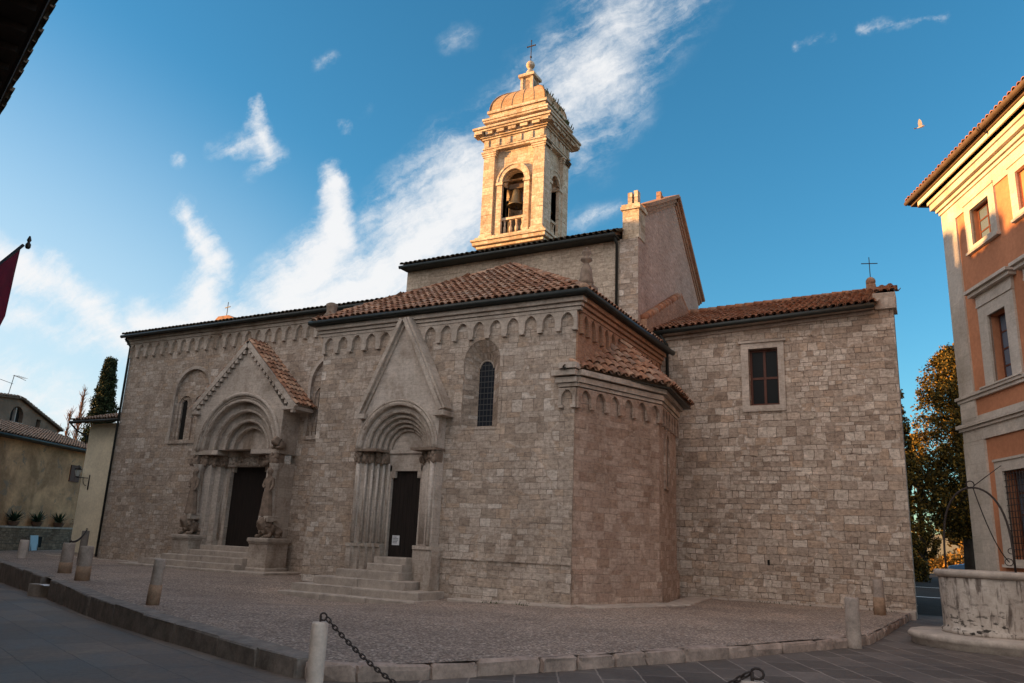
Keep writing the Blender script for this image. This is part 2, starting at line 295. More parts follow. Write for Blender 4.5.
M['asphalt'] = simple('asphalt', (.05,.047,.045), .95, .25, 2, bump=.3, bscale=60, spec=.05)
M['paint'] = simple('road_paint', (.7,.7,.68), .7, .2, 8, bump=.1)
M['earth'] = simple('dry_field', (.30,.22,.10), .95, .4, .8, bump=.6, bscale=3)
M['hill'] = simple('distant_hill', (.10,.11,.06), .95, .4, .02, bump=0)
def leaf(name, a, b_, sss=0.0):
    m, t, b = mat(name); g = t.n('NewGeometry').outputs['Random Per Island']; tc = t.n('TexCoord').outputs['Object']
    c = t.mix(t.m('POWER', g, 2.0), a, b_); c = t.mix(1, c, t.ramp(t.noise(tc, .8, 4, .6), [(.3, (.65,.65,.65)), (.7, (1.3,1.3,1.2))]), 'MULTIPLY')
    t.set(b, 'Base Color', c); b.inputs['Roughness'].default_value = .8; b.inputs['Specular IOR Level'].default_value = .15; return m
M['conifer'] = leaf('conifer_leaf', (.018,.022,.007), (.30,.175,.032))
M['cypress'] = leaf('cypress_leaf', (.018,.026,.012), (.045,.055,.022))
M['hedge'] = leaf('autumn_leaf', (.16,.10,.025), (.34,.17,.04))
M['weed'] = leaf('weed_leaf', (.04,.05,.02), (.08,.09,.035))
M['agave'] = leaf('agave_leaf', (.03,.055,.035), (.06,.1,.06))
M['redleaf'] = leaf('red_leaf', (.16,.03,.025), (.24,.05,.04))
M['twig'] = leaf('reddish_twig', (.22,.11,.07), (.34,.19,.12))
M['bark'] = simple('bark', (.06,.045,.035), .95, .4, 5, bump=.6)
M['white'] = simple('white_stone_post', (.55,.46,.40), .85, .3, 4, bump=.35)
M['cement'] = simple('weathered_post', (.34,.28,.24), .9, .45, 4, bump=.5)
M['rustbase'] = simple('rust_stained_base', (.30,.20,.135), .9, .4, 7, bump=.5)
M['flag'] = simple('crimson_cloth', (.14,.006,.022), .75, .2, 3, bump=.1)
M['flagw'] = simple('pink_cloth', (.62,.36,.36), .75, .15, 3, bump=.1)
M['pole'] = simple('varnished_pole', (.03,.02,.015), .4, .3, 5, bump=0)
M['carpaint'] = simple('blue_car_paint', (.06,.14,.26), .25, .1, 2, bump=0, spec=.6)
M['rubber'] = simple('tyre_rubber', (.02,.02,.02), .8, .2, 10, bump=.1)
M['chrome'] = simple('wheel_alloy', (.5,.5,.5), .3, .1, 4, metal=.9, bump=0)
M['sign'] = simple('pale_blue_panel', (.40,.56,.68), .5, .08, 3, bump=0)
M['paper'] = simple('white_paper', (.7,.7,.72), .7, .06, 5, bump=0)
M['ink'] = simple('grey_print', (.12,.13,.16), .7, .1, 5, bump=0)
M['lampglass'] = simple('lantern_glass', (.45,.47,.46), .2, .1, 4, bump=0, spec=.6)
M['stat'] = simple('weathered_statue_stone', (.23,.17,.13), .9, .5, 5, bump=.7, bscale=14)
M['feather'] = simple('pigeon_feather', (.42,.36,.33), .7, .35, 25, bump=.1)
M['beak'] = simple('dark_beak', (.06,.04,.035), .5, .2, 9, bump=0)
M['pot'] = simple('dark_clay_pot', (.17,.10,.07), .85, .3, 6, bump=.3)
M['darkwood'] = simple('blackened_wood', (.018,.012,.009), .9, .3, 5, bump=.2)
M['wood'] = simple('old_wood', (.11,.07,.045), .85, .35, 5, bump=.3)

# ------------------------------------------------------------------ mesh builder
def V(*a): return Vector(a)
class MB:
    def __init__(s): s.v = []; s.f = []; s.sm = []
    def add(s, vs, fs, smooth=False):
        b = len(s.v); s.v += [Vector(x) for x in vs]; s.f += [tuple(i+b for i in f) for f in fs]; s.sm += [smooth]*len(fs); return s
    def box(s, x0, x1, y0, y1, z0, z1, j=0):
        if j: x0, x1, y0, y1, z0, z1 = [q+random.uniform(-j, j) for q in (x0, x1, y0, y1, z0, z1)]
        return s.obox(V((x0+x1)/2, (y0+y1)/2, (z0+z1)/2), V((x1-x0)/2, 0, 0), V(0, (y1-y0)/2, 0), V(0, 0, (z1-z0)/2))
    def obox(s, c, a, b, d):
        vs = [c+a*i+b*j+d*k for i in (-1, 1) for j in (-1, 1) for k in (-1, 1)]
        return s.add(vs, [(0,1,3,2),(4,6,7,5),(0,4,5,1),(2,3,7,6),(0,2,6,4),(1,5,7,3)])
    def rbox(s, c, a, b, d, bev=.03, seg=2, jit=0.0):          # box with rounded edges
        bm = bmesh.new(); bmesh.ops.create_cube(bm, size=2)
        for q in bm.verts: q.co = Vector((q.co.x*a.length, q.co.y*b.length, q.co.z*d.length))
        bmesh.ops.bevel(bm, geom=list(bm.edges), offset=bev, segments=seg, affect='EDGES', profile=.6)
        ax, bx, dx = a.normalized(), b.normalized(), d.normalized()
        vs = [c+ax*q.co.x+bx*q.co.y+dx*q.co.z+(V(random.uniform(-1, 1), random.uniform(-1, 1), random.uniform(-1, 1))*jit if jit else V(0,0,0)) for q in bm.verts]
        bm.verts.index_update(); s.add(vs, [tuple(q.index for q in f.verts) for f in bm.faces], False); bm.free(); return s
    def plate(s, outer, holes, o, u, v, n, t0, t1):
        loops = [outer]+list(holes); P2 = [V(x, y, 0) for l in loops for x, y in l]
        tri = tessellate_polygon([[V(x, y, 0) for x, y in l] for l in loops]); k = len(P2)
        P = [o+u*p.x+v*p.y for p in P2]; vs = [p+n*t0 for p in P]+[p+n*t1 for p in P]
        fs = [tuple(t) for t in tri]+[tuple(i+k for i in t)[::-1] for t in tri]; b = 0
        for l in loops:
            m = len(l); fs += [(b+i, b+(i+1) % m, b+(i+1) % m+k, b+i+k) for i in range(m)]; b += m
        return s.add(vs, fs)
    def gridwall(s, x0, x1, z0, z1, holes, o, u, v, n, t0, t1):
        xs = sorted({x0, x1}|{q for h in holes for q in (h[0], h[1])}); zs = sorted({z0, z1}|{q for h in holes for q in (h[2], h[3])})
        P = lambda x, z, t: o+u*x+v*z+n*t
        ins = lambda x, z: any(h[0] < x < h[1] and h[2] < z < h[3] for h in holes)
        for a, b in zip(xs, xs[1:]):
            for c, d in zip(zs, zs[1:]):
                if ins((a+b)/2, (c+d)/2): continue
                for t in (t0, t1): s.add([P(a,c,t), P(b,c,t), P(b,d,t), P(a,d,t)], [(0,1,2,3) if t == t1 else (3,2,1,0)])
        for h in list(holes)+[(x0, x1, z0, z1)]:
            a, b, c, d = h
            for (xa, za, xb, zb) in ((a,c,b,c),(b,c,b,d),(b,d,a,d),(a,d,a,c)): s.add([P(xa,za,t0), P(xb,zb,t0), P(xb,zb,t1), P(xa,za,t1)], [(0,1,2,3)])
        return s
    def fx(s, outer, holes, y0, y1): return s.plate(outer, holes, V(0,0,0), V(1,0,0), V(0,0,1), V(0,1,0), y0, y1)       # plate facing -Y
    def sx(s, outer, holes, x0, x1): return s.plate(outer, holes, V(0,0,0), V(0,1,0), V(0,0,1), V(1,0,0), x0, x1)       # plate facing X
    def tube(s, pts, r, n=8, closed=False, cap=True, smooth=True):
        pts = [Vector(p) for p in pts]; rs = r if isinstance(r, (list, tuple)) else [r]*len(pts); rings = []; up_ = None
        for i, p in enumerate(pts):
            a = pts[i-1] if (i or closed) else p; c = pts[(i+1) % len(pts)] if (i < len(pts)-1 or closed) else p
            d = (c-a).normalized() if (c-a).length > 1e-9 else V(0,0,1)
            if up_ is None: up_ = V(0,0,1) if abs(d.z) < .9 else V(1,0,0)
            x = up_-d*up_.dot(d)
            if x.length < 1e-4: x = d.orthogonal()
            x.normalize(); up_ = x; y = d.cross(x)
            rings.append([p+(x*math.cos(2*math.pi*k/n)+y*math.sin(2*math.pi*k/n))*rs[i] for k in range(n)])
        vs = [q for g in rings for q in g]; fs = []; m = len(rings)
        for i in range(m if closed else m-1):
            a, b = i*n, ((i+1) % m)*n
            fs += [(a+k, a+(k+1) % n, b+(k+1) % n, b+k) for k in range(n)]
        if cap and not closed: fs += [tuple(range(n))[::-1], tuple((m-1)*n+k for k in range(n))]
        return s.add(vs, fs, smooth)
    def lathe(s, prof, c, n=16, a0=0, a1=2*math.pi, smooth=True, sq=False):
        full = abs(a1-a0-2*math.pi) < 1e-6; k = n if full else n+1; vs = []; fs = []
        for r, z in prof:
            for i in range(k):
                a = a0+(a1-a0)*i/n; vs.append(c+V(r*math.cos(a), r*math.sin(a), z))
        for j in range(len(prof)-1):
            for i in range(n):
                i2 = (i+1) % k; fs.append((j*k+i, j*k+i2, (j+1)*k+i2, (j+1)*k+i))
        if full: fs += [tuple(range(k))[::-1], tuple((len(prof)-1)*k+i for i in range(k))]
        return s.add(vs, fs, smooth)
    def prism(s, poly, z0, z1):
        n = len(poly); vs = [V(x, y, z0) for x, y in poly]+[V(x, y, z1) for x, y in poly]
        return s.add(vs, [tuple(range(n))[::-1], tuple(range(n, 2*n))]+[(i, (i+1) % n, (i+1) % n+n, i+n) for i in range(n)])
    def ball(s, c, r, n=10, sx=1, sy=1, sz=1):
        vs = []; fs = []; m = n//2+1
        for j in range(m+1):
            t = math.pi*j/m
            for i in range(n): vs.append(c+V(r*sx*math.sin(t)*math.cos(2*math.pi*i/n), r*sy*math.sin(t)*math.sin(2*math.pi*i/n), r*sz*math.cos(t)))
        for j in range(m):
            for i in range(n): fs.append((j*n+i, (j+1)*n+i, (j+1)*n+(i+1) % n, j*n+(i+1) % n))
        return s.add(vs, fs, True)
    def split(s, key):
        par = list(range(len(s.v)))
        def fd(i):
            while par[i] != i: par[i] = par[par[i]]; i = par[i]
            return i
        for f in s.f:
            for k in f[1:]: par[fd(k)] = fd(f[0])
        isl = {}
        for fi, f in enumerate(s.f): isl.setdefault(fd(f[0]), []).append(fi)
        out = {}
        for fs in isl.values():
            vid = sorted({k for fi in fs for k in s.f[fi]}); c = sum((s.v[k] for k in vid), Vector((0,0,0)))/len(vid)
            mb = out.setdefault(key(c), MB()); b = len(mb.v); mp = {k: b+i for i, k in enumerate(vid)}
            mb.v += [s.v[k] for k in vid]; mb.f += [tuple(mp[k] for k in s.f[fi]) for fi in fs]; mb.sm += [s.sm[fi] for fi in fs]
        return list(out.values())
    def build(s, name, m, parent=None, origin=None, recalc=True, merge=False):
        o0 = origin if origin is not None else (ORG[parent] if parent is not None else V(0,0,0))
        me = bpy.data.meshes.new(name); me.from_pydata([v-o0 for v in s.v], [], s.f)
        me.polygons.foreach_set('use_smooth', s.sm)
        if recalc:
            bm = bmesh.new(); bm.from_mesh(me)
            if merge: bmesh.ops.remove_doubles(bm, verts=bm.verts, dist=.0005)
            bmesh.ops.recalc_face_normals(bm, faces=bm.faces); bm.to_mesh(me); bm.free()
        uvl = me.uv_layers.new(name='UVMap'); 
        for p in me.polygons:
            nn = p.normal
            if abs(nn.z) > .85: tt = None
            else:
                tt = Vector((-nn.y, nn.x, 0)).normalized()
                if abs(tt.x) > abs(tt.y): tt = tt if tt.x > 0 else -tt
                else: tt = tt if tt.y > 0 else -tt
            for li in p.loop_indices:
                c = me.vertices[me.loops[li].vertex_index].co+o0
                uvl.data[li].uv = (c.x, c.y) if tt is None else (c.dot(tt), c.z)
        me.materials.append(m); o = bpy.data.objects.new(name, me); col.objects.link(o)
        if parent is not None: o.parent = parent; ORG[o] = ORG[parent]
        else: o.location = o0; ORG[o] = o0
        return o
ORG = {}
def tag(o, label=None, cat=None, group=None, kind=None):
    for k, v in (('label', label), ('category', cat), ('group', group), ('kind', kind)):
        if v: o[k] = v
    return o
def thing(name, label, cat, loc=(0,0,0), group=None):
    o = bpy.data.objects.new(name, None); col.objects.link(o); o.location = loc; o.empty_display_size = .3; ORG[o] = Vector(loc)
    return tag(o, label, cat, group)
def kids(o): return [c for c in col.objects if c.parent == o]
def copy_tree(o, parent=None, label=None):
    c = o.copy(); col.objects.link(c)
    if parent is not None: c.parent = parent
    if label: c['label'] = label
    for ch in kids(o): copy_tree(ch, c)
    return c
def arch(cx, hw, z0, zs, n=24, rise=1.0, rev=False):
    p = [(cx-hw, z0)]+[(cx-hw*math.cos(math.pi*i/n), zs+hw*rise*math.sin(math.pi*i/n)) for i in range(n+1)]+[(cx+hw, z0)]
    return p[::-1] if rev else p
def rect(x0, x1, z0, z1): return [(x0, z0), (x1, z0), (x1, z1), (x0, z1)]
def inpoly(x, y, P):
    c = False; j = len(P)-1
    for i in range(len(P)):
        (xi, yi), (xj, yj) = P[i], P[j]
        if (yi > y) != (yj > y) and x < (xj-xi)*(y-yi)/(yj-yi)+xi: c = not c
        j = i
    return c
def roof(name, polys, m, parent, slab=None, pitch=.25, row=.34, r=.105, maxrows=None, base_t=.12):
    """barrel-tile roof: each polygon starts with its eave edge p0->p1"""
    tb = MB(); sb = MB()
    for P in polys:
        P = [Vector(p) for p in P]; e = (P[1]-P[0]).normalized(); n = (P[1]-P[0]).cross(P[2]-P[0]).normalized()
        if n.z < 0: n = -n
        u = n.cross(e).normalized()
        if u.z < 0: u = -u
        Q = [((p-P[0]).dot(e), (p-P[0]).dot(u)) for p in P]
        sb.plate(Q, [], P[0], e, u, n, -base_t, -.005)
        xs = [q[0] for q in Q]; ys = [q[1] for q in Q]; nx = int((max(xs)-min(xs))/pitch)+2; ny = int((max(ys)-min(ys))/row)+2
        for j in range(ny):
            if maxrows and j >= maxrows: break
            for i in range(nx):
                x = min(xs)+(i+.5)*pitch; y = min(ys)+(j+.4)*row
                if not inpoly(x, y, Q): continue
                xx = x+random.uniform(-.012, .012); tw = random.uniform(-.025, .025); y0 = j*row-.07+random.uniform(-.02, .02)+min(ys); y1 = y0+row+.09
                lift = random.uniform(0, .015); vs = []
                for (yy, rr, h) in ((y0, r*1.05, .055+lift), (y1, r*.82, .012+lift)):
                    for k in range(6):
                        a = math.pi*k/5; vs.append(P[0]+e*(xx+tw*(yy-y0)/row-rr*math.cos(a))+u*yy+n*(h+rr*.85*math.sin(a)))
                tb.add(vs, [(k, k+1, k+7, k+6) for k in range(5)], True)
                # end lip so the tile shows its thickness
                q0 = vs[:6]; q1 = [P[0]+e*(xx-r*.86*math.cos(math.pi*k/5))+u*(y0+.002)+n*(.055+lift+r*.68*math.sin(math.pi*k/5)) for k in range(6)]
                tb.add(q0+q1, [(k, k+1, k+7, k+6) for k in range(5)])
                vs = []                                                  # the pan between two covers
                for (yy, h) in ((y0+.04, .07), (y1, .035)):
                    for k in range(4):
                        a = math.pi*k/3; vs.append(P[0]+e*(xx+pitch/2-r*.95*math.cos(a))+u*yy+n*(h-.07*math.sin(a)))
                tb.add(vs, [(k, k+1, k+5, k+4) for k in range(3)], True)
    o = tb.build(name, m, parent, recalc=False)
    sb.build('roof_deck', slab or M['wood'], o)
    return o
def ridge(mb, a, b, r=.14, step=.38):
    a, b = Vector(a), Vector(b); d = b-a; n = max(1, int(d.length/step))
    for i in range(n):
        p, q = a+d*(i/n), a+d*((i+1.2)/n); mb.tube([p+V(0,0,random.uniform(0,.02)), q], [r*1.05, r*.85], 8)
def frieze(mb, o, u, n, L, nb, ztop, h, drop, proud, pointed=False, corbel=True):
    """row of little blind arches hanging under a cornice; o is at ztop; n points out of the wall"""
    bw = L/nb; hw = bw*.34; pts = [(0, 0), (L, 0)]
    for i in range(nb-1, -1, -1):
        cx = (i+.5)*bw; pts += [((i+1)*bw, -h)] if i == nb-1 else []
        pts.append((cx+hw, -h))
        k = 7
        for j in range(k+1):
            a = math.pi*j/k; pts.append((cx+hw*math.cos(a), -h*.62+ (h*.48)*math.sin(a)*(1.12 if pointed and j in (3, 4) else 1)))
        pts.append((cx-hw, -h))
    pts.append((0, -h)); mb.plate(pts, [], o, u, V(0,0,1), n, .004, proud)
    if corbel:
        for i in range(nb+1):
            x = min(max(i*bw, .07), L-.07); c = o+u*x+V(0,0,-h-drop/2)+n*(proud*.55)
            mb.obox(c, u*min(bw*.15, .08), n*(proud*.53), V(0,0,drop/2))
def beam(mb, a, b, wn, z0, z1, d0, d1):
    """moulding strip from a to b (XY at wall face), outward normal wn, between z0..z1, standing d0..d1 off the wall"""
    a, b = Vector(a), Vector(b); u = (b-a); L = u.length; u.normalize(); c = (a+b)/2+Vector(wn)*((d0+d1)/2); c.z = (z0+z1)/2
    mb.obox(c, u*L/2, Vector(wn)*(d1-d0)/2, V(0,0,(z1-z0)/2))
# ================================================================== THE GROUND
def gz(x, y): return -.3*math.exp(-((x+16.5)/3.5)**2/2*1.6-((y-18.2)/2.6)**2/2*1.6)
def street_z(x): return -.2-.55*min(1, max(0, (-7-x)/28))
g = MB(); xs = [-2500,-400,-120,-60]+[-35+2*i for i in range(15)]+[-5,0,10,40,120,400,2500]; ys = [-2500,-300,-60,0,10,20,31,2500]
def base_z(x, y): return street_z(x) if y < 31.5 else min(street_z(x), -.4)
g.add([V(x, y, base_z(x, y)) for y in ys for x in xs], [(j*len(xs)+i, j*len(xs)+i+1, (j+1)*len(xs)+i+1, (j+1)*len(xs)+i) for j in range(len(ys)-1) for i in range(len(xs)-1)])
o = g.build('ground', M['paving'], recalc=False); o['kind'] = 'structure'
KL = [V(-62,30.2,0), V(-33.5,18.9,0), V(-23.55,14.75,0), V(-16.4,11.55,0), V(-10.85,9.5,0), V(-7.75,8.45,0)]
KR = [V(-7.62,8.42,0), V(-6.85,8.72,0), V(-6.35,9.5,0), V(-5.7,10.64,0), V(-4.75,12.6,0), V(-3.66,14.85,0), V(-2.9,16.7,0), V(-2.1,18.6,0), V(-1.78,19.6,0), V(-1.66,21.5,0), V(-1.32,29.2,0)]
def resample(P, n):
    d = [0]
    for a, b in zip(P, P[1:]): d.append(d[-1]+(b-a).length)
    out = []
    for i in range(n+1):
        s = d[-1]*i/n
        for k in range(len(P)-1):
            if s <= d[k+1]+1e-9: out.append(P[k].lerp(P[k+1], (s-d[k])/max(1e-9, d[k+1]-d[k]))); break
    return out
L1, L2_ = resample(KL, 60), resample(KR, 40)
K = L1+L2_[1:]; B = [V(-62+53*i/60, 34, 0) for i in range(61)]+[V(-9+7.68*i/40, 34, 0) for i in range(1, 41)]
g = MB(); NS = 46; vs = []
for k, b in zip(K, B):
    inn = (b-k).normalized()*.15
    for j in range(NS+1):
        p = (k+inn).lerp(b, (j/NS)**1.25); p.z = gz(p.x, p.y)+random.uniform(-.012, .012); vs.append(p)
g.add(vs, [(i*(NS+1)+j, (i+1)*(NS+1)+j, (i+1)*(NS+1)+j+1, i*(NS+1)+j+1) for i in range(len(K)-1) for j in range(NS)], True)
o = g.build('gravel_forecourt', M['gravel']); o['kind'] = 'structure'
def kerbline(name, P, m, wd, top, bot, ln, gap=None, jit=.012, bev=.05):
    k = MB(); d = 0; tot = sum((b-a).length for a, b in zip(P, P[1:]))
    def at(s):
        for a, b in zip(P, P[1:]):
            L = (b-a).length
            if s <= L or b is P[-1]: return a.lerp(b, min(1, s/L))
            s -= L
    while d < tot:
        l = min(ln*random.uniform(.7, 1.35), tot-d)
        if l < .25: break
        a, b = at(d+.008), at(d+l-.008); mid = (a+b)/2; u = (b-a).normalized(); n = V(-u.y, u.x, 0)
        if not (gap and (mid-gap).length < 1.0):
            t = top+random.uniform(-.018, .018); bt = bot(mid.x) if callable(bot) else bot
            c = mid+n*(wd/2+random.uniform(-.015, .015)); c.z = (t+bt)/2
            k.rbox(c, u*((b-a).length/2), n*wd/2, V(0,0,(t-bt)/2), bev*random.uniform(.6, 1.2), 2, jit)
        d += l
    o = k.build(name, m); o['kind'] = 'structure'; return o
kerbline('kerb', KL, M['kerb_dark'], .42, .03, lambda x: street_z(x)-.15, 1.5, gap=V(-23.9,14.85,0), bev=.04)
kerbline('kerb', KR, M['kerb'], .3, -.005, -.32, .85, jit=.02, bev=.085)
o = MB().box(-24.75,-23.0,14.95,15.6,-.9,-.2).build('kerb_step', M['step']); o['kind'] = 'structure'
# flat stone margin at the foot of the walls
g = MB()
def margin(P, wd, top):
    d = 0
    for a, b in zip(P, P[1:]):
        a, b = Vector(a), Vector(b); u = (b-a).normalized(); n = V(u.y, -u.x, 0); L = (b-a).length; s = 0
        while s < L:
            l = min(random.uniform(.9, 1.7), L-s); c = a+u*(s+l/2)+n*wd*.5; z = gz(c.x, c.y)+top+random.uniform(-.01, .01)
            c.z = z-.2; g.rbox(c, u*(l/2-.006), n*(wd/2), V(0,0,.2), .025, 1, .004); s += l
margin([(-12.9,20.72,0),(-9.1,20.6,0)], .75, .04)
margin([(-9.25,20.66,0),(-7.78,24.2,0),(-8.25,27.9,0),(-8.3,28.9,0)], .75, .05)
margin([(-8.4,28.98,0),(-1.2,28.98,0)], .35, .05)
margin([(-40,24.98,0),(-30.4,24.98,0)], .3, .04); margin([(-23.6,24.98,0),(-19.4,24.98,0)], .3, .04)
o = g.build('stone_margin', M['step']); o['kind'] = 'structure'
# land and road beyond the church
g = MB(); g.add([V(-70,31.6,-.196), V(60,31.6,-.196), V(60,50,.2), V(-70,50,.2), V(-70,66,.6), V(60,66,.6), V(60,70,.62), V(-70,70,.62)], [(0,1,2,3),(3,2,5,4),(4,5,6,7)])
o = g.build('road', M['asphalt'], recalc=False); o['kind'] = 'structure'
g = MB()
def rz(y): return -.196+(y-31.6)/18.4*.396 if y < 50 else .2+(y-50)/16*.4
for y in (41.0, 49.2): g.add([V(-40,y,rz(y)+.004), V(50,y,rz(y)+.004), V(50,y+.28,rz(y+.28)+.004), V(-40,y+.28,rz(y+.28)+.004)], [(0,1,2,3)])
o = g.build('road_marking', M['paint'], recalc=False); o['kind'] = 'structure'
g = MB(); nx = 30; vs = []
for j, y in enumerate((70, 76, 90, 140, 260, 600, 1500, 2400)):
    for i in range(nx+1):
        x = -1500+3000*i/nx if y > 200 else (-300+600*i/nx); vs.append(V(x, y, [.61,.8,1.2,1.5,-2,-6,8,30][j]+(random.uniform(0, 1) if 2 < j < 6 else 0)+(60*abs(math.sin(i*1.3)) if j == 7 else 0)))
g.add(vs, [(j*(nx+1)+i, j*(nx+1)+i+1, (j+1)*(nx+1)+i+1, (j+1)*(nx+1)+i) for j in range(7) for i in range(nx)], True)
o = g.build('field', M['earth'], recalc=False); o['kind'] = 'structure'

# ================================================================== THE CHURCH
church = thing('church', 'large stone church with two carved portals, blind arch friezes and tiled roofs across the square', 'church', (-14.3,26,0))
def part(mb, name, m, par=None, merge=False, key=None):
    if key:
        for q in mb.split(key): q.build(name, M[m], par or church)
        return
    return mb.build(name, M[m] if isinstance(m, str) else m, par or church, merge=merge)
FY = 20.7
# ---- transept front with the small portal
PX = -15.38
fr = MB(); fr.fx(rect(-19.2,-9.36,-.7,8.9), [arch(PX,1.46,-.69,4.35,28,rev=True), arch(-12.575,.655,5.02,7.16,20,rev=True)], FY, FY+.9); part(fr, 'front_wall', 'stone')
sw = MB(); sw.sx(rect(FY+.01,28.5,6.4,8.9), [], -9.65, -9.3); part(sw, 'side_wall', 'brick')
sw = MB(); sw.sx(rect(FY+.9,25.4,-.7,8.9), [], -19.2, -18.7); part(sw, 'side_wall', 'stone')
fz = MB(); frieze(fz, V(-19.2,FY,8.44), V(1,0,0), V(0,-1,0), 9.9, 16, 8.44, .52, .09, .11, True); part(fz, 'arch_frieze', 'carved')
fz = MB(); frieze(fz, V(-9.3,FY+.1,8.40), V(0,1,0), V(1,0,0), 7.2, 13, 8.4, .55, .1, .1, True); part(fz, 'arch_frieze', 'brick')
cn = MB()
for z0, z1, d in ((8.44,8.54,.13),(8.56,8.66,.18),(8.68,8.82,.27)): cn.box(-19.2-d,-9.3+d,FY-d,FY+.02,z0,z1)
part(cn, 'cornice', 'carved')
cn = MB()
for z0, z1, d in ((8.40,8.52,.13),(8.54,8.66,.2),(8.68,8.82,.28)): cn.box(-9.32,-9.3+d,FY+.03,28.3,z0,z1)
part(cn, 'cornice', 'brick')
EZ = 9.0
ap = V(-14.35,25.6,12.2); bk = V(-14.35,27.4,12.2); cl_, cr_ = V(-19.55,20.36,EZ), V(-8.95,20.36,EZ)
rf = roof('roof', [[cl_, cr_, ap], [cr_, V(-8.95,27.4,EZ), bk, ap], [V(-19.55,27.4,EZ), cl_, ap, bk]], M['tile'], church)
rg = MB(); ridge(rg, cr_, ap); ridge(rg, cl_, ap); ridge(rg, ap, bk); part(rg, 'ridge_tiles', 'tile', rf)
gt = MB(); gt.tube([V(-19.62,26.5,8.93), V(-19.62,20.29,8.92), V(-8.88,20.29,8.92), V(-8.88,28.7,8.92)], .095, 10)
gt.box(-19.6,-8.92,20.34,20.68,8.83,8.87); gt.box(-9.25,-8.92,20.69,28.4,8.83,8.87); part(gt, 'gutter', 'gutter')
fn = MB(); c = V(-9.2,21.0,EZ+.06)
fn.box(-9.5,-8.92,20.72,21.28,EZ,EZ+.28); fn.lathe([(.22,.25),(.24,.36),(.2,.5),(.17,.78),(.1,.9),(.08,.98),(.19,1.06),(.17,1.13),(.07,1.19),(.15,1.29),(.13,1.36),(.05,1.40),(.09,1.44),(.015,1.5)], c, 12); part(fn, 'finial', 'stat')
fn = MB(); fn.lathe([(.24,.0),(.26,.2),(.17,.32),(.2,.5),(.22,.6),(.12,.66),(.05,.68)], V(-19.1,20.75,EZ+.1), 10); part(fn, 'finial', 'stat')
# window of the transept
wn = MB(); wn.fx(arch(-12.575,.76,4.95,7.16,24), [arch(-12.575,.655,5.02,7.16,24,rev=True)], FY-.015, FY+.02); win = part(wn, 'window', 'stone')
sp = MB()        # splayed jambs from the opening to the slit
Aq = arch(-12.575,.655,5.02,7.16,20); Bq = arch(-12.66,.25,5.12,6.98,20); n_ = len(Aq)
sp.add([V(x, FY+.01, z) for x, z in Aq]+[V(x, FY+.5, z) for x, z in Bq], [(i, (i+1) % n_, (i+1) % n_+n_, i+n_) for i in range(n_)])
part(sp, 'splay', 'stone', win); gl = MB(); gl.fx(arch(-12.66,.3,5.05,6.98,20), [], FY+.47, FY+.5); part(gl, 'leaded_pane', 'lead', win)
tb = MB(); tb.tube([V(-12.66-.26*math.cos(math.pi*i/16), FY+.46, 6.98+.26*math.sin(math.pi*i/16)) for i in range(17)], .03, 6); part(tb, 'arch_roll', 'carved', win); tb = MB().box(-13.0,-12.3,FY+.3,FY+.5,4.98,5.1); part(tb, 'sill', 'carved', win)
# small portal
Y0 = 20.3
pt = MB()
out = [(-17.0,-.6),(-13.72,-.6),(-13.72,5.5),(-13.50,5.52),(-15.40,8.58),(-17.0,5.52)]
out = [(-16.9,-.6),(-13.8,-.6),(-13.8,5.6),(-15.38,8.45),(-16.9,5.6)]
pt.fx(out, [arch(PX,1.38,-.59,4.35,28,rev=True)], Y0, FY-.003); portal = part(pt, 'side_portal', 'portal_grey')
mo = MB()
for sgn, ex in ((-1,-16.86),(1,-13.72)):
    a, b = V(ex,0,5.52), V(-15.38,0,8.62); d = (b-a).normalized(); nn = V(-d.z,0,d.x)*sgn*-1
    for (w0, w1, p) in ((0.0,.12,.20),(.13,.2,.12),(-.09,-.005,.08)):
        q = [a+nn*w0, b+nn*w0, b+nn*w1, a+nn*w1]; mo.fx([(p_.x, p_.z) for p_ in q], [], Y0-p, Y0+.36)
    mo.box(ex-.08 if sgn < 0 else ex-.22, (ex+.22) if sgn < 0 else ex+.2, Y0-.2, Y0+.39, 5.36, 5.52)
part(mo, 'gable_moulding', 'carved', portal, key=lambda c: c.x > PX)
av = MB(); rads = [1.42,1.26,1.11,.97,.84,.73]
for i in range(5):
    y = Y0+.06+i*.13
    av.fx(arch(PX,rads[i]+.05,-.5,4.35,28), [arch(PX,rads[i+1],-.49,4.35,28,rev=True)], y+.004, y+.16)
part(av, 'stepped_jamb', 'portal_grey', portal)
ro = MB()
for i in range(6):
    y = Y0+.0+i*.13; r_ = rads[i]-.03 if i else 1.46; tr = .07 if i else .085
    ro.tube([V(PX-r_*math.cos(math.pi*k/28), y-.02, 4.36+r_*math.sin(math.pi*k/28)) for k in range(29)], tr, 8)
ro.tube([V(PX-1.56*math.cos(math.pi*k/28), Y0-.05, 4.36+1.56*math.sin(math.pi*k/28)) for k in range(29)], .05, 8)
part(ro, 'archivolt', 'carved', portal)
cl2 = MB()
for i in range(6):
    y = Y0+i*.13-.02; rr = (rads[i]-.03) if i else 1.45
    for s in (-1, 1): cl2.tube([V(PX+s*rr, y, 1.45), V(PX+s*rr, y, 3.95)], .05 if i else .075, 8)
part(cl2, 'jamb_colonnette', 'portal_grey', portal, key=lambda c: round(c.x, 2))
cp = MB()
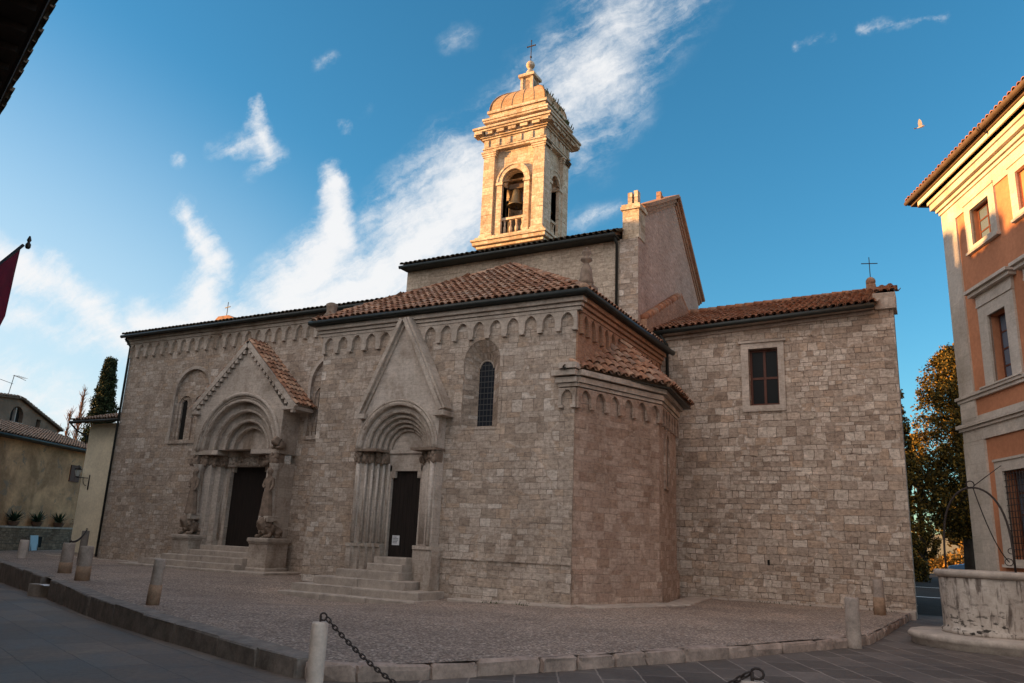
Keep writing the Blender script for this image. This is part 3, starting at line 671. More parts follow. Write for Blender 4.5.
def capital(mb, x0, x1, yf, z0, z1, slope):
    n = 5
    for i in range(n):
        xa, xb = x0+(x1-x0)*i/n, x0+(x1-x0)*(i+1)/n; yy = yf+slope*i
        mb.rbox(V((xa+xb)/2, yy+.15, (z0+z1)/2), V(abs(xb-xa)/2*1.05,0,0), V(0,.2,0), V(0,0,(z1-z0)/2), .05, 2, .01)
        for k in range(16): mb.ball(V(random.uniform(min(xa,xb), max(xa,xb)), yy-.06+random.uniform(-.03, .05), random.uniform(z0+.02, z1-.06)), random.uniform(.05, .085), 6, 1, .7, 1.3)
    mb.box(min(x0,x1)-.05, max(x0,x1)+.02, yf-.13, yf+.6, z1-.005, z1+.07)
capital(cp, -16.93, -16.08, Y0-.02, 3.93, 4.3, .12); capital(cp, -13.78, -14.66, Y0-.02, 3.93, 4.3, .12); part(cp, 'capital', 'stat', portal, key=lambda c: c.x > PX)
ty = MB(); ty.fx(arch(PX,.85,4.2,4.35,20), [], FY+.28, FY+.5); ty.box(PX-.92,PX+.92,FY+.18,FY+.45,4.28,4.4); ty.box(PX-.92,PX+.92,FY+.24,FY+.5,3.72,4.28)
for s in (-1, 1): ty.box(PX+s*.78-.2,PX+s*.78+.2,FY+.24,FY+.5,1.0,3.9); ty.box(PX+s*.54-.1,PX+s*.54+.1,FY+.25,FY+.45,3.5,3.75)
part(ty, 'tympanum', 'portal_grey', portal)
pl = MB()
for s, xa, xb in ((-1,-16.98,-16.02),(1,-13.7,-14.72)):
    for i in range(5):
        x0, x1 = xa+(xb-xa)*i/5, xa+(xb-xa)*(i+1)/5; yy = Y0-.1+i*.12
        pl.box(min(x0,x1)-.004*i, max(x0,x1)+.004*i, yy, FY+.5, -.6, 1.30+.002*i); pl.box(min(x0,x1), max(x0,x1), yy-.05, FY+.4, 1.3, 1.4+.002*i)
part(pl, 'plinth', 'carved', portal, key=lambda c: c.x > PX)
dr = MB(); dr.fx([(PX-.6,1.0),(PX+.6,1.0),(PX+.6,3.62),(PX+.5,3.74),(PX-.5,3.74),(PX-.6,3.62)], [], FY+.36, FY+.42); door = part(dr, 'door', 'door', portal)
pp = MB(); pp.box(PX-.44,PX-.16,FY+.345,FY+.357,1.38,1.68); no = part(pp, 'notice', 'paper', door)
ik = MB()
for k in range(5): ik.box(PX-.41, PX-.41+random.uniform(.14,.22), FY+.339, FY+.343, 1.62-k*.045, 1.637-k*.045)
part(ik, 'notice_print', 'ink', door)
# ---- nave wall with the great portal
MY, CX = 25.0, -26.64
nw = MB()
def bif(cx): return arch(cx,1.17,5.62,7.85,22,rev=True)
nw.fx(rect(-36.3,-18.9,-.7,10.95), [arch(CX,2.2,-.69,4.95,20,rev=True), bif(-31.2), bif(-22.55)], MY, MY+1.0); part(nw, 'nave_wall', 'stone')
o_ = MB(); o_.sx(rect(MY+1.0,40,-.7,10.9), [], -36.3, -35.6); part(o_, 'side_wall', 'stone')
fz = MB(); frieze(fz, V(-36.3,MY,10.62), V(1,0,0), V(0,-1,0), 17.0, 27, 10.6, .6, .1, .12, True); part(fz, 'arch_frieze', 'carved')
cn = MB(); cn.box(-36.5,-18.95,MY-.17,MY+.02,10.62,10.76); cn.box(-36.55,-18.95,MY-.26,MY+.02,10.78,10.94); part(cn, 'cornice', 'carved')
rf = roof('roof', [[V(-36.5,24.55,11.05), V(-18.6,24.55,11.05), V(-18.6,31,13.2), V(-36.5,31,13.2)]], M['moss'], church)
gt = MB(); gt.tube([V(-36.52,24.48,10.97), V(-18.6,24.48,10.97)], .09, 8); gt.box(-36.5,-18.7,24.5,24.98,10.951,10.99); part(gt, 'gutter', 'gutter')
gt = MB(); gt.tube([V(-36.36,24.6,10.9), V(-36.27,24.9,10.5), V(-36.27,24.9,.1)], .06, 8); part(gt, 'downpipe', 'gutter')
for cx in (-31.2, -22.55):
    wb = MB(); wb.fx(arch(cx,1.32,5.55,7.85,26), [arch(cx,1.17,5.56,7.85,26,rev=True)], MY-.04, MY+.01); win = part(wb, 'window', 'carved')
    bp = MB(); subs = [arch(cx-.58,.47,5.63,7.3,16,rev=True), arch(cx+.48,.47,5.63,7.3,16,rev=True)]
    bp.fx(arch(cx,1.2,5.6,7.85,24), subs, MY+.14, MY+.5); bp.box(cx-1.25,cx+1.25,MY-.06,MY+.14,5.45,5.6); part(bp, 'twin_arch_panel', 'stone', win)
    bp = MB(); bp.fx(rect(cx-1.1,cx+1.0,5.6,7.8), [arch(cx-.70,.2,5.68,7.4,10,rev=True)], MY+.22, MY+.4); part(bp, 'blind_panel', 'stone', win)
    gl = MB(); gl.fx(arch(cx-.70,.22,5.66,7.4,10), [], MY+.30, MY+.36); part(gl, 'slit_pane', 'dark', win)
# great portal
PY = 24.0
pb = MB(); pb.fx([(-29.43,4.98),(-24.18,4.98),(-24.18,6.75),(CX,9.42),(-29.43,6.75)], [arch(CX,2.1,4.985,4.99,30,rev=True)], PY, MY-.003); gp = part(pb, 'main_portal', 'carved')
jb = MB(); jb.box(-29.28,-28.78,PY+.35,MY-.003,-.6,4.4); jb.box(-24.78,-24.18,PY+.15,MY-.003,-.6,4.4); part(jb, 'porch_wall', 'carved', gp, key=lambda c: c.x > CX)
ring = MB()
for (ro_, ri, y0, y1, z0) in ((2.18,1.72,PY+.28,PY+.62,-.5),(1.76,1.38,PY+.5,PY+.86,-.5),(1.34,1.06,PY+.72,PY+1.05,4.7)):
    ring.fx(arch(CX,ro_,z0,4.95,30), [arch(CX,ri,z0+.01,4.95,30,rev=True)], y0, y1)
part(ring, 'stepped_jamb', 'portal_grey', gp)
ro = MB()
def arc(r_, y, z=4.96): return [V(CX-r_*math.cos(math.pi*k/32), y, z+r_*math.sin(math.pi*k/32)) for k in range(33)]
ro.tube(arc(2.42,PY-.03), .1, 8); ro.tube(arc(2.14,PY+.02), .07, 8); ro.tube(arc(2.28,PY-.0), .045, 6); ro.tube(arc(1.74,PY+.27), .07, 8); ro.tube(arc(1.33,PY+.49), .07, 8); ro.tube(arc(1.06,PY+.72), .05, 8); part(ro, 'archivolt', 'carved', gp)
ty = MB(); ty.fx(arch(CX,1.1,4.8,4.95,24), [], PY+.95, PY+1.2); part(ty, 'tympanum', 'portal_grey', gp)
lt = MB(); lt.box(-29.48,-27.78,PY-.02,PY+.9,4.78,4.97); lt.box(-25.78,-24.13,PY-.02,PY+.9,4.78,4.97); lt.box(-27.83,-25.73,PY+.6,PY+1.2,4.74,4.94); lt.box(-28.03,-25.53,PY+.66,PY+1.2,4.32,4.74)
for i in range(60):
    lt.ball(V(random.uniform(-27.73,-25.83), PY+.64, random.uniform(4.4,4.68)), random.uniform(.05,.1), 6, 1.3, .6, 1)
part(lt, 'lintel', 'carved', gp, key=lambda c: 0 if abs(c.x-CX) < 1.3 else (1 if c.x > CX else 2))
cp = MB()
for (xa, xb) in ((-29.38,-27.78),(-24.21,-25.73)):
    for i in range(4):
        x0, x1 = xa+(xb-xa)*i/4, xa+(xb-xa)*(i+1)/4; yy = PY+.02+i*.17
        cp.rbox(V((x0+x1)/2, yy+.2, 4.56), V(abs(x1-x0)/2*1.04,0,0), V(0,.22,0), V(0,0,.22), .07, 2, .015)
        for k in range(22): cp.ball(V(random.uniform(min(x0,x1), max(x0,x1)), yy-.05, random.uniform(4.36,4.74)), random.uniform(.06,.11), 6, 1, .7, 1.25)
part(cp, 'capital', 'stat', gp, key=lambda c: c.x > CX)
jl = MB()
for i, (x, y) in enumerate(((2.0,PY+.38),(1.80,PY+.52),(1.62,PY+.62),(1.45,PY+.74),(1.32,PY+.84))):
    for s in (-1, 1): jl.tube([V(CX+s*x, y, 1.2), V(CX+s*x, y, 4.4)], .085, 8)
part(jl, 'jamb_colonnette', 'portal_grey', gp, key=lambda c: round(c.x, 2))
dj = MB()
for s in (-1, 1): dj.box(CX+s*1.22-.13,CX+s*1.22+.13,PY+.8,PY+1.2,.9,4.35); dj.box(CX+s*1.03-.1,CX+s*1.03+.1,PY+.84,PY+1.2,4.1,4.34)
part(dj, 'door_frame', 'carved', gp, key=lambda c: c.x > CX)
dr = MB(); dr.box(CX-1.12,CX+1.12,PY+1.0,PY+1.06,.95,4.34); part(dr, 'door', 'door', gp)
for s in (-1, 1):
    cc = MB(); x = CX+s*2.28; y = PY+.12
    cc.lathe([(.3,2.02),(.3,2.12),(.24,2.2),(.2,2.28),(.19,4.1),(.23,4.14),(.19,4.2),(.3,4.36)], V(x,y,0), 14); part(cc, 'column', 'carved', gp)
    sk = MB(); x0 = CX+s*2.6; sk.box(x0-.6+.004, x0+.6-.004, PY-.05, PY+.75, 0, 0) if False else None
# gabled tile roof of the porch
tp = V(CX,0,9.78)
for s in (-1, 1):
    lo = V(CX+s*3.15,0,6.82)
    P = [V(lo.x,PY-.14,lo.z), V(lo.x,MY-.01,lo.z), V(tp.x,MY-.01,tp.z), V(tp.x,PY-.14,tp.z)]
    rfp = roof('porch_roof', [P], M['tile'], gp, slab=M['carved'], base_t=.2)
vg = MB()
for s in (-1, 1):
    a, b = V(CX+s*3.15,0,6.62), V(CX,0,9.58)
    for k in range(15):
        p = a.lerp(b, (k+.4)/15.2); vg.obox(V(p.x, PY-.07, p.z-.16), V(.075,0,0), V(0,.07,0), V(0,0,.085))
    d = (b-a).normalized(); nn = V(-d.z*s*-1,0,d.x*s*-1)
    if nn.z < 0: nn = -nn
    q = [a-nn*.06, b-nn*.06, b+nn*.16, a+nn*.16]; vg.fx([(p.x, p.z) for p in q], [], PY-.16, PY+.003)
    vg.box(CX+s*2.86-.35, CX+s*2.86+.32, PY-.17, MY-.004, 6.58, 6.72)
part(vg, 'verge_moulding', 'carved', gp, key=lambda c: c.x > CX)
# ---- tall nave block, gable and its roof
TY = 27.5
tw_ = MB(); tw_.fx(rect(-20.95,-9.87,8.8,13.4), [], TY, TY+.6); part(tw_, 'upper_wall', 'stone_pale')
gw = MB(); gw.sx([(TY+.01,8.5),(36.0,8.5),(36.0,13.5),(32.35,17.05),(28.2,14.95),(28.2,14.2),(TY+.01,14.2)], [], -10.3, -9.85); part(gw, 'gable_wall', 'gable')
o_ = MB(); o_.sx([(TY+.6,8.8),(36,8.8),(36,13.2),(32.3,15.6),(TY+.6,13.5)], [], -20.95, -20.5); part(o_, 'gable_wall', 'stone_pale')
pr = MB(); pr.box(-10.5,-9.82,TY-.04,TY+.7,13.4,14.62); pr.box(-10.57,-9.75,TY-.11,TY+.78,14.62,14.76); pr.box(-10.54,-9.78,TY-.08,TY+.75,14.76,14.85); part(pr, 'corner_pier', 'tower')
pq = MB(); pq.box(-10.62,-9.86,TY-.03,TY+.002,8.8,13.42); part(pq, 'corner_strip', 'stone')
ch = MB(); ch.box(-10.34,-10.16,TY+.1,TY+.5,14.9,15.42); ch.box(-10.1,-9.94,TY+.14,TY+.46,14.9,15.5); part(ch, 'chimney_stub', 'tower')
ch = MB(); ch.box(-10.2,-10.0,30.75,30.95,16.2,16.8); ch.box(-10.2,-10.0,31.0,31.15,16.4,16.7); part(ch, 'chimney_stub', 'brick')
vm = MB()
for (ya, za, yb, zb) in ((28.25,15.0,32.35,17.12),(32.35,17.12,36.3,13.3)):
    a, b = V(-9.85,ya,za), V(-9.85,yb,zb); d = (b-a).normalized(); nn = V(0,-d.z,d.y)
    for (w0, w1, x1) in ((-.02,.13,-9.62),(-.2,-.03,-9.74),(-.34,-.21,-9.80)):
        q = [a+nn*w0, b+nn*w0, b+nn*w1, a+nn*w1]; vm.sx([(p.y, p.z) for p in q], [], -10.4, x1)
part(vm, 'verge_moulding', 'brick')
rf = roof('roof', [[V(-21.05,27.05,13.58), V(-10.62,27.05,13.58), V(-10.62,32.3,15.7), V(-21.05,32.3,15.7)]], M['moss'], church)
rf2 = MB(); rf2.plate([(0,0),(11,0),(11,4.7),(0,4.7)], [], V(-21.05,36.2,13.2), V(1,0,0), V(0,-.825,.565), V(0,.565,.825), 0, .15); part(rf2, 'roof_slope', 'moss')
gt = MB(); gt.tube([V(-21.05,26.99,13.48), V(-10.65,26.99,13.48)], .085, 8); gt.box(-21.0,-10.62,27.02,27.52,13.405,13.47); gt.tube([V(-10.72,27.05,13.45), V(-10.72,27.42,13.2), V(-10.72,27.42,9.0)], .06, 8); part(gt, 'gutter', 'gutter')
# small lit roof end and cross behind the nave eave
rg = MB(); rg.plate([(-1.1,0),(.9,0),(.7,.42),(.3,.62),(-.5,.62),(-.9,.3)], [], V(-34.0,28.6,12.35), V(1,0,0), V(0,0,1), V(0,1,0), 0, .8); part(rg, 'roof_end', 'tile_red')
cr2 = MB(); cr2.tube([V(-34.2,28.9,12.9), V(-34.2,28.9,13.85)], .02, 6); cr2.obox(V(-34.2,28.9,13.55), V(.26,-.05,0), V(0,.02,0), V(0,0,.02)); part(cr2, 'cross', 'iron')
# ---- polygonal apse
AP = [V(-9.3,20.69,0), V(-7.95,24.2,0), V(-8.45,27.6,0), V(-9.35,28.97,0)]
aw = MB(); aw.prism([(-9.34,20.705),(-7.97,24.2),(-8.47,27.6),(-9.2,28.99),(-9.6,28.99),(-9.6,20.9)], -.7, 6.5); part(aw, 'apse_wall', 'apse')
bs = MB(); fz = MB(); cn = MB()
for a, b, nb in ((AP[0], AP[1], 6), (AP[1], AP[2], 6)):
    u = (b-a).normalized(); nn = V(u.y,-u.x,0); L = (b-a).length
    beam(bs, a, b, nn, -.6, .82, -.05, .07); beam(bs, a, b, nn, .82, .92, -.05, .035)
    frieze(fz, a+V(0,0,6.08), u, nn, L, nb, 6.08, .5, .08, .09, True)
    for z0, z1, d in ((6.12,6.22,.09),(6.24,6.40,.14),(6.44,6.6,.24)): beam(cn, a-u*.02, b+u*(d*.32), nn, z0, z1, -.05, d)
part(bs, 'apse_plinth', 'apse'); bp2 = MB(); bp2.box(-13.6,-9.33,FY-.05,FY+.02,-.6,1.06); bp2.box(-13.6,-9.33,FY-.085,FY+.02,1.062,1.14); part(bp2, 'wall_plinth', 'stone'); part(fz, 'arch_frieze', 'apse')
for z0, z1, d, x in ((6.12,6.22,.10,-9.86),(6.24,6.40,.15,-9.93),(6.44,6.6,.25,-10.02)): cn.box(x,-9.25,FY-d,FY+.02,z0,z1)
cn.box(-9.75,-9.2,FY-.33,FY+.02,6.63,6.8)
part(cn, 'apse_cornice', 'carved')
fz = MB(); frieze(fz, V(-9.84,FY,6.08), V(1,0,0), V(0,-1,0), .54, 1, 6.08, .5, .08, .1, True); part(fz, 'arch_frieze', 'carved')
u = (AP[2]-AP[1]).normalized(); nn = V(u.y,-u.x,0)
an = MB(); an.plate(arch(1.25,.4,3.5,5.0,14), [arch(1.25,.28,3.6,5.0,14,rev=True)], AP[1], u, V(0,0,1), nn, -.02, .06); win = part(an, 'window', 'apse')
an = MB(); an.plate(arch(1.25,.29,3.58,5.0,14), [], AP[1], u, V(0,0,1), nn, .001, .012); part(an, 'window_infill', 'stat', win)
tip = V(-9.3,23.9,8.15); E = [V(-9.55,20.3,6.72), V(-7.52,24.05,6.7), V(-8.0,28.0,6.7), V(-9.3,29.0,6.72)]
rf = roof('apse_roof', [[E[0], E[1], tip], [E[1], E[2], V(-9.3,25.6,8.15), tip]], M['tile'], church, pitch=.3, r=.125, row=.38)
rg = MB(); ridge(rg, E[1], tip); part(rg, 'ridge_tiles', 'tile', rf)
gt = MB(); gt.plate([(0,0),((E[1]-E[0]).length,0),((E[1]-E[0]).length-.3,.42),(.15,.42)], [], E[0]-V(0,0,.06), (E[1]-E[0]).normalized(), V(-(E[1]-E[0]).normalized().y, (E[1]-E[0]).normalized().x, 0), V(0,0,1), -.06, -.01)
d_ = (E[2]-E[1]).normalized(); gt.plate([(0,0),((E[2]-E[1]).length,0),((E[2]-E[1]).length,.42),(.2,.42)], [], E[1]-V(0,0,.06), d_, V(-d_.y, d_.x, 0), V(0,0,1), -.06, -.01); part(gt, 'eaves_board', 'gutter')
# ---- right wing (sacristy)
SY = 29.0
wl = MB(); wl.plate([(-9.9,-.7),(-1.2,-.7),(-1.16,10.14),(-9.9,9.72)], [rect(-6.1,-5.05,6.8,8.92)[::-1]], V(0,0,0), V(1,0,0), V(0,0,1), V(0,1,0), SY, SY+.7); part(wl, 'wing_wall', 'stone_big')
o_ = MB(); su_ = V(-.085,.9964,0); o_.plate([(.7,-.7),(9,-.7),(9,10.5),(4.5,12.0),(.7,10.5)], [], V(-1.2,SY,0), su_, V(0,0,1), V(su_.y,-su_.x,0), -.55, .0); part(o_, 'wing_side_wall', 'stone_big')
sl_ = MB(); sl_.plate([(-9.9,9.48),(-1.75,9.86),(-1.75,9.97),(-9.9,9.6)], [], V(0,0,0), V(1,0,0), V(0,0,1), V(0,1,0), SY-.1, SY+.02); sl_.box(-1.72,-1.06,SY-.14,SY+.8,9.98,10.10); sl_.rbox(V(-1.42,SY+.35,10.33), V(.36,0,0), V(0,.45,0), V(0,0,.25), .03, 1, .01); sl_.plate([(-9.9,9.64),(-1.75,10.0),(-1.75,10.05),(-9.9,9.7)], [], V(0,0,0), V(1,0,0), V(0,0,1), V(0,1,0), SY-.46, SY+.3); part(sl_, 'cornice', 'carved')
rf = roof('wing_roof', [[V(-9.9,28.55,9.83), V(-1.7,28.55,10.14), V(-1.35,33.5,12.12), V(-9.9,33.5,11.95)], [V(-1.75,29.0,10.6),V(-1.1,29.0,10.6),V(-1.2,33.5,12.2),V(-1.6,33.5,12.2)]], M['tile_red'], church)
rg = MB(); ridge(rg, V(-9.9,33.5,11.95), V(-1.2,33.5,12.12)); ridge(rg, V(-9.72,27.75,10.15), V(-9.72,32.3,12.4), .17); ridge(rg, V(-9.72,32.3,12.4), V(-9.72,34.0,11.7), .17); part(rg, 'ridge_tiles', 'tile_red', rf)
fl = MB(); fl.sx([(27.7,9.5),(32.3,9.5),(34,11.6),(32.3,12.36),(27.7,10.1)], [], -9.86, -9.58); part(fl, 'low_gable', 'brick')
gt = MB(); gt.tube([V(-9.9,28.48,9.72), V(-1.72,28.48,10.03)], .095, 8); gt.tube([V(-9.35,28.5,9.68), V(-9.15,28.8,9.3), V(-9.15,28.85,7.4)], .06, 8); part(gt, 'gutter', 'gutter')
fb = MB(); fb.box(-2.25,-1.9,33.3,33.7,12.0,12.36); fb.ball(V(-2.08,33.5,12.5), .19, 12); fn = part(fb, 'roof_finial', 'brick')
cr3 = MB(); cr3.tube([V(-2.08,33.5,12.6), V(-2.08,33.5,13.55)], .016, 6); cr3.obox(V(-2.08,33.5,13.28), V(.3,.1,0), V(0,.015,0), V(0,0,.015)); part(cr3, 'cross', 'iron', fn)
fm = MB(); fm.fx(rect(-6.36,-4.83,6.58,9.14), [rect(-6.1,-5.05,6.8,8.92)[::-1]], SY-.06, SY+.03); fm.box(-6.45,-4.74,SY-.12,SY+.02,9.14,9.22); win = part(fm, 'window', 'carved')
f2 = MB(); f2.fx(rect(-6.1,-5.05,6.8,8.92), [rect(-6.02,-5.62,6.9,7.8)[::-1], rect(-5.53,-5.13,6.9,7.8)[::-1], rect(-6.02,-5.62,7.88,8.84)[::-1], rect(-5.53,-5.13,7.88,8.84)[::-1]], SY+.22, SY+.28); part(f2, 'frame', 'redwood', win)
gl = MB(); gl.fx(rect(-6.08,-5.07,6.82,8.9), [], SY+.25, SY+.262); part(gl, 'pane', 'dimglass', win)
hl = MB(); hl.box(-5.69,-5.61,SY-.008,SY+.01,1.22,1.4); part(hl, 'vent_hole', 'dark')
# ---- steps in front of the portals
st = MB()
for (x0, x1, y0, z) in ((-18.5,-13.3,18.95,-.10),(-18.3,-13.45,19.3,.12),(-17.7,-14.2,19.65,.36),(-17.1,-14.66,19.95,.60),(-16.05,-14.7,20.15,.82),(-15.95,-14.72,20.35,1.02)):
    n = max(1, int((x1-x0)/1.7)); w_ = (x1-x0)/n
    for i in range(n): st.rbox(V(x0+w_*(i+.5), (y0+21.05)/2, z-.28), V(w_/2-.004,0,0), V(0,(21.05-y0)/2,0), V(0,0,.28), .03, 2, .006)
o = st.build('stone_steps', M['step'], origin=V(-15.9,19.8,0)); tag(o, 'five worn stone steps rising to the narrow door of the right-hand portal', 'steps')
st = MB()
for (x0, x1, y0, z) in ((-31.6,-23.0,22.75,.09),(-30.7,-24.9,23.05,.32),(-29.7,-24.88,23.4,.55),(-28.8,-24.87,23.7,.77),(-28.2,-25.1,24.05,.97)):
    n = max(1, int((x1-x0)/1.7)); w_ = (x1-x0)/n
    for i in range(n): st.rbox(V(x0+w_*(i+.5), (y0+25.0)/2, z-.25), V(w_/2-.004,0,0), V(0,(25.0-y0)/2,0), V(0,0,.25), .03, 2, .006)
o = st.build('stone_steps', M['step'], origin=V(-26.5,23.4,0)); tag(o, 'wide stone steps rising to the great door of the left-hand portal with lions', 'steps')

# ================================================================== BELL TOWER
TX0, TX1, TY0, TY1 = -22.5, -18.45, 36.0, 39.2; tcx, tcy = (TX0+TX1)/2, (TY0+TY1)/2
tower = thing('bell_tower', 'sunlit square bell tower with arched openings, heavy cornice and ribbed dome behind the church roof', 'bell tower', (tcx,tcy,0))
def tside(c):
    dx, dy = (c.x-tcx)/2.0, (c.y-tcy)/1.65
    return (0 if dx > 0 else 1) if abs(dx) > abs(dy) else (2 if dy > 0 else 3)
def tpart(mb, name, m='tower', par=None, key=None):
    if key:
        for q in mb.split(key): q.build(name, M[m], par or tower)
        return
    return mb.build(name, M[m], par or tower)
b = MB(); b.box(TX0+.05,TX1-.05,TY0+.05,TY1-.05,0,17.75); tpart(b, 'tower_base')
def ringbox(mb, d, z0, z1): mb.box(TX0-d,TX1+d,TY0-d,TY1+d,z0,z1)
b = MB(); ringbox(b, .12, 17.75, 17.9); ringbox(b, .3, 17.92, 18.12); ringbox(b, .38, 18.13, 18.25); ringbox(b, .2, 18.26, 18.42); tpart(b, 'lower_cornice')
sides = [(V(TX0,TY0,0), V(1,0,0), V(0,1,0), 4.05, .72), (V(TX1,TY0,0), V(0,1,0), V(-1,0,0), 3.2, .52), (V(TX1,TY1,0), V(-1,0,0), V(0,-1,0), 4.05, .72), (V(TX0,TY1,0), V(0,-1,0), V(1,0,0), 3.2, .52)]
wl = MB(); su = MB(); im = MB(); pil = MB(); en = MB(); bal = MB()
for si, (o_, u, n, L, hw) in enumerate(sides):
    cx = L/2; e_ = .03; ez = .006*(si % 2)
    wl.plate(rect(.45,L-.45,18.42,24.2), [arch(cx,hw,18.45,21.75,22,rev=True)], o_, u, V(0,0,1), n, .26, .66)
    for x0 in (0, L-.78): 
        pil.plate(rect(x0+e_,x0+.78-e_,18.45,23.62), [], o_, u, V(0,0,1), n, .002, .6); pil.plate(rect(x0-.04+ez,x0+.82-ez,18.43+ez,18.6+ez), [], o_, u, V(0,0,1), n, -.05, .6)
        for zz, dd in ((23.5,.04),(23.62,.08),(23.74,.12)): pil.plate(rect(x0-dd+ez,x0+.78+dd-ez,zz+ez,zz+.108+ez), [], o_, u, V(0,0,1), n, -dd, .6)
    su.plate(arch(cx,hw+.36,21.74,21.75,24), [arch(cx,hw,21.745,21.75,24,rev=True)], o_, u, V(0,0,1), n, .04, .2)
    su.plate(arch(cx,hw+.36,21.74,21.75,24), [arch(cx,hw+.25,21.745,21.75,24,rev=True)], o_, u, V(0,0,1), n, -.0, .06)
    for s in (-1, 1):
        x = cx+s*(hw+.17); im.plate(rect(x-.17,x+.17,18.45,21.56), [], o_, u, V(0,0,1), n, .06, .64); im.plate(rect(x-.22,x+.22,21.56,21.74), [], o_, u, V(0,0,1), n, .0, .64)
    for z0, z1, d in ((23.88+ez,23.99+ez,.02),(24.0+ez,24.09+ez,.07),(24.11+ez,24.6+ez,.0)): en.plate(rect(-d+.004,L+d-.004,z0,z1), [], o_, u, V(0,0,1), n, -d, .5)
    k = 5
    for i in range(k+1):
        x = .2+(L-.4)*i/k; en.plate(rect(x-.13,x+.13,24.13+ez,24.57+ez), [], o_, u, V(0,0,1), n, -.06, .02)
    bal.plate(rect(cx-hw-.02,cx+hw+.02,19.42,19.56), [], o_, u, V(0,0,1), n, .2, .5); bal.plate(rect(cx-hw-.02,cx+hw+.02,18.44,18.6), [], o_, u, V(0,0,1), n, .2, .5)
    for i in range(4):
        p = o_+u*(cx-hw+.14+(2*hw-.28)*i/3)+n*.35; bal.lathe([(.06,18.6),(.1,18.75),(.1,18.95),(.05,19.1),(.07,19.3),(.09,19.42)], p, 8)
tpart(wl, 'belfry_wall', key=tside); tpart(su, 'arch_surround', key=tside); tpart(im, 'impost', key=lambda c: (tside(c), round(c.x, 0), round(c.y, 0))); tpart(pil, 'corner_pilaster', key=lambda c: (tside(c), c.x > tcx, c.y > tcy)); tpart(en, 'entablature', key=tside); tpart(bal, 'balustrade', key=tside)
b = MB(); ringbox(b, .1, 24.62, 24.71); ringbox(b, .2, 24.72, 24.81); ringbox(b, .46, 25.02, 25.13); ringbox(b, .55, 25.14, 25.27); ringbox(b, .18, 24.82, 25.02)
for si, (o_, u, n, L, hw) in enumerate(sides):
    k = 6
    for i in range(k+1):
        x = -.3+(L+.6)*i/k; ez = .004*(si % 2); b.plate(rect(x-.24,x+.24,24.825+ez,25.01), [], o_, u, V(0,0,1), n, -.38-ez, .1)
tpart(b, 'great_cornice')
b = MB(); ringbox(b, -.1, 25.28, 25.75); ringbox(b, .1, 25.76, 25.88); ringbox(b, .16, 25.89, 26.02); ringbox(b, -.16, 26.03, 26.42); ringbox(b, -.04, 26.43, 26.6); tpart(b, 'attic')
dm = MB(); hx, hy = 2.0-.16, 1.65-.16; H = 1.5; N = 10; rings = []
def domew(t): return math.sqrt(max(0, 1-(t*.92)**2.2))
for j in range(N+1):
    t = j/N; k = domew(t); k = max(k, .26); z = 26.6+H*t; m = 8
    ring_ = []
    for (ax, ay, bx, by) in ((-1,-1,1,-1),(1,-1,1,1),(1,1,-1,1),(-1,1,-1,-1)):
        for i in range(m): ring_.append(V(tcx+(ax+(bx-ax)*i/m)*hx*k, tcy+(ay+(by-ay)*i/m)*hy*k, z+random.uniform(-.015,.015)))
    rings.append(ring_)
n4 = len(rings[0]); dm.add([p for r_ in rings for p in r_], [(j*n4+i, j*n4+(i+1) % n4, (j+1)*n4+(i+1) % n4, (j+1)*n4+i) for j in range(N) for i in range(n4)]+[tuple(N*n4+i for i in range(n4))])
tpart(dm, 'dome', 'dome')
rb = MB()
for i, fx_ in enumerate((-1,-.6,-.2,.2,.6,1)):
    for sgn in (-1, 1):
        rb.tube([V(tcx+fx_*hx*max(.26, domew(j/N)), tcy+sgn*hy*max(.26, domew(j/N)), 26.6+H*j/N) for j in range(N+1)], .05 if abs(fx_) == 1 else .03, 6)
        rb.tube([V(tcx+sgn*hx*max(.26, domew(j/N)), tcy+fx_*hy*max(.26, domew(j/N)), 26.6+H*j/N) for j in range(N+1)], .05 if abs(fx_) == 1 else .03, 6)
tpart(rb, 'dome_ribs', 'dome')
ln = MB(); z0 = 26.6+H
ln.box(tcx-.55,tcx+.55,tcy-.5,tcy+.5,z0-.12,z0+.1); ln.box(tcx-.34,tcx+.34,tcy-.34,tcy+.34,z0+.1,z0+1.0)
for sx_ in (-1, 1):
    for sy_ in (-1, 1): ln.box(tcx+sx_*.34-.08,tcx+sx_*.34+.08,tcy+sy_*.34-.08,tcy+sy_*.34+.08,z0+.1,z0+1.01)
ln.box(tcx-.54,tcx+.54,tcy-.54,tcy+.54,z0+1.02,z0+1.2); ln.lathe([(.46,1.2),(.34,1.34),(.22,1.6),(.13,1.75),(.1,1.85)], V(tcx,tcy,z0), 12); ln.ball(V(tcx,tcy,z0+2.05), .27, 14); lan = tpart(ln, 'lantern')
nd = MB()
for (nx_, ny_) in ((0,-1),(1,0)):
    c = V(tcx+nx_*.343, tcy+ny_*.343, 0); uu_ = V(abs(ny_), abs(nx_), 0); nd.plate(arch(0,.15,z0+.2,z0+.7,10), [], c, uu_, V(0,0,1), V(nx_,ny_,0), .0, .006)
tpart(nd, 'lantern_niche', 'stat', lan)
cr4 = MB(); zc = z0+2.28; cr4.tube([V(tcx,tcy,zc), V(tcx,tcy,zc+1.5)], .028, 6); cr4.obox(V(tcx,tcy,zc+1.12), V(.26,0,0), V(0,.025,0), V(0,0,.03)); cr4.ball(V(tcx,tcy,zc+.35), .07, 8)
for p in (V(tcx-.27,tcy,zc+1.12), V(tcx+.27,tcy,zc+1.12), V(tcx,tcy,zc+1.5)): cr4.ball(p, .05, 6)
tpart(cr4, 'cross', 'iron')
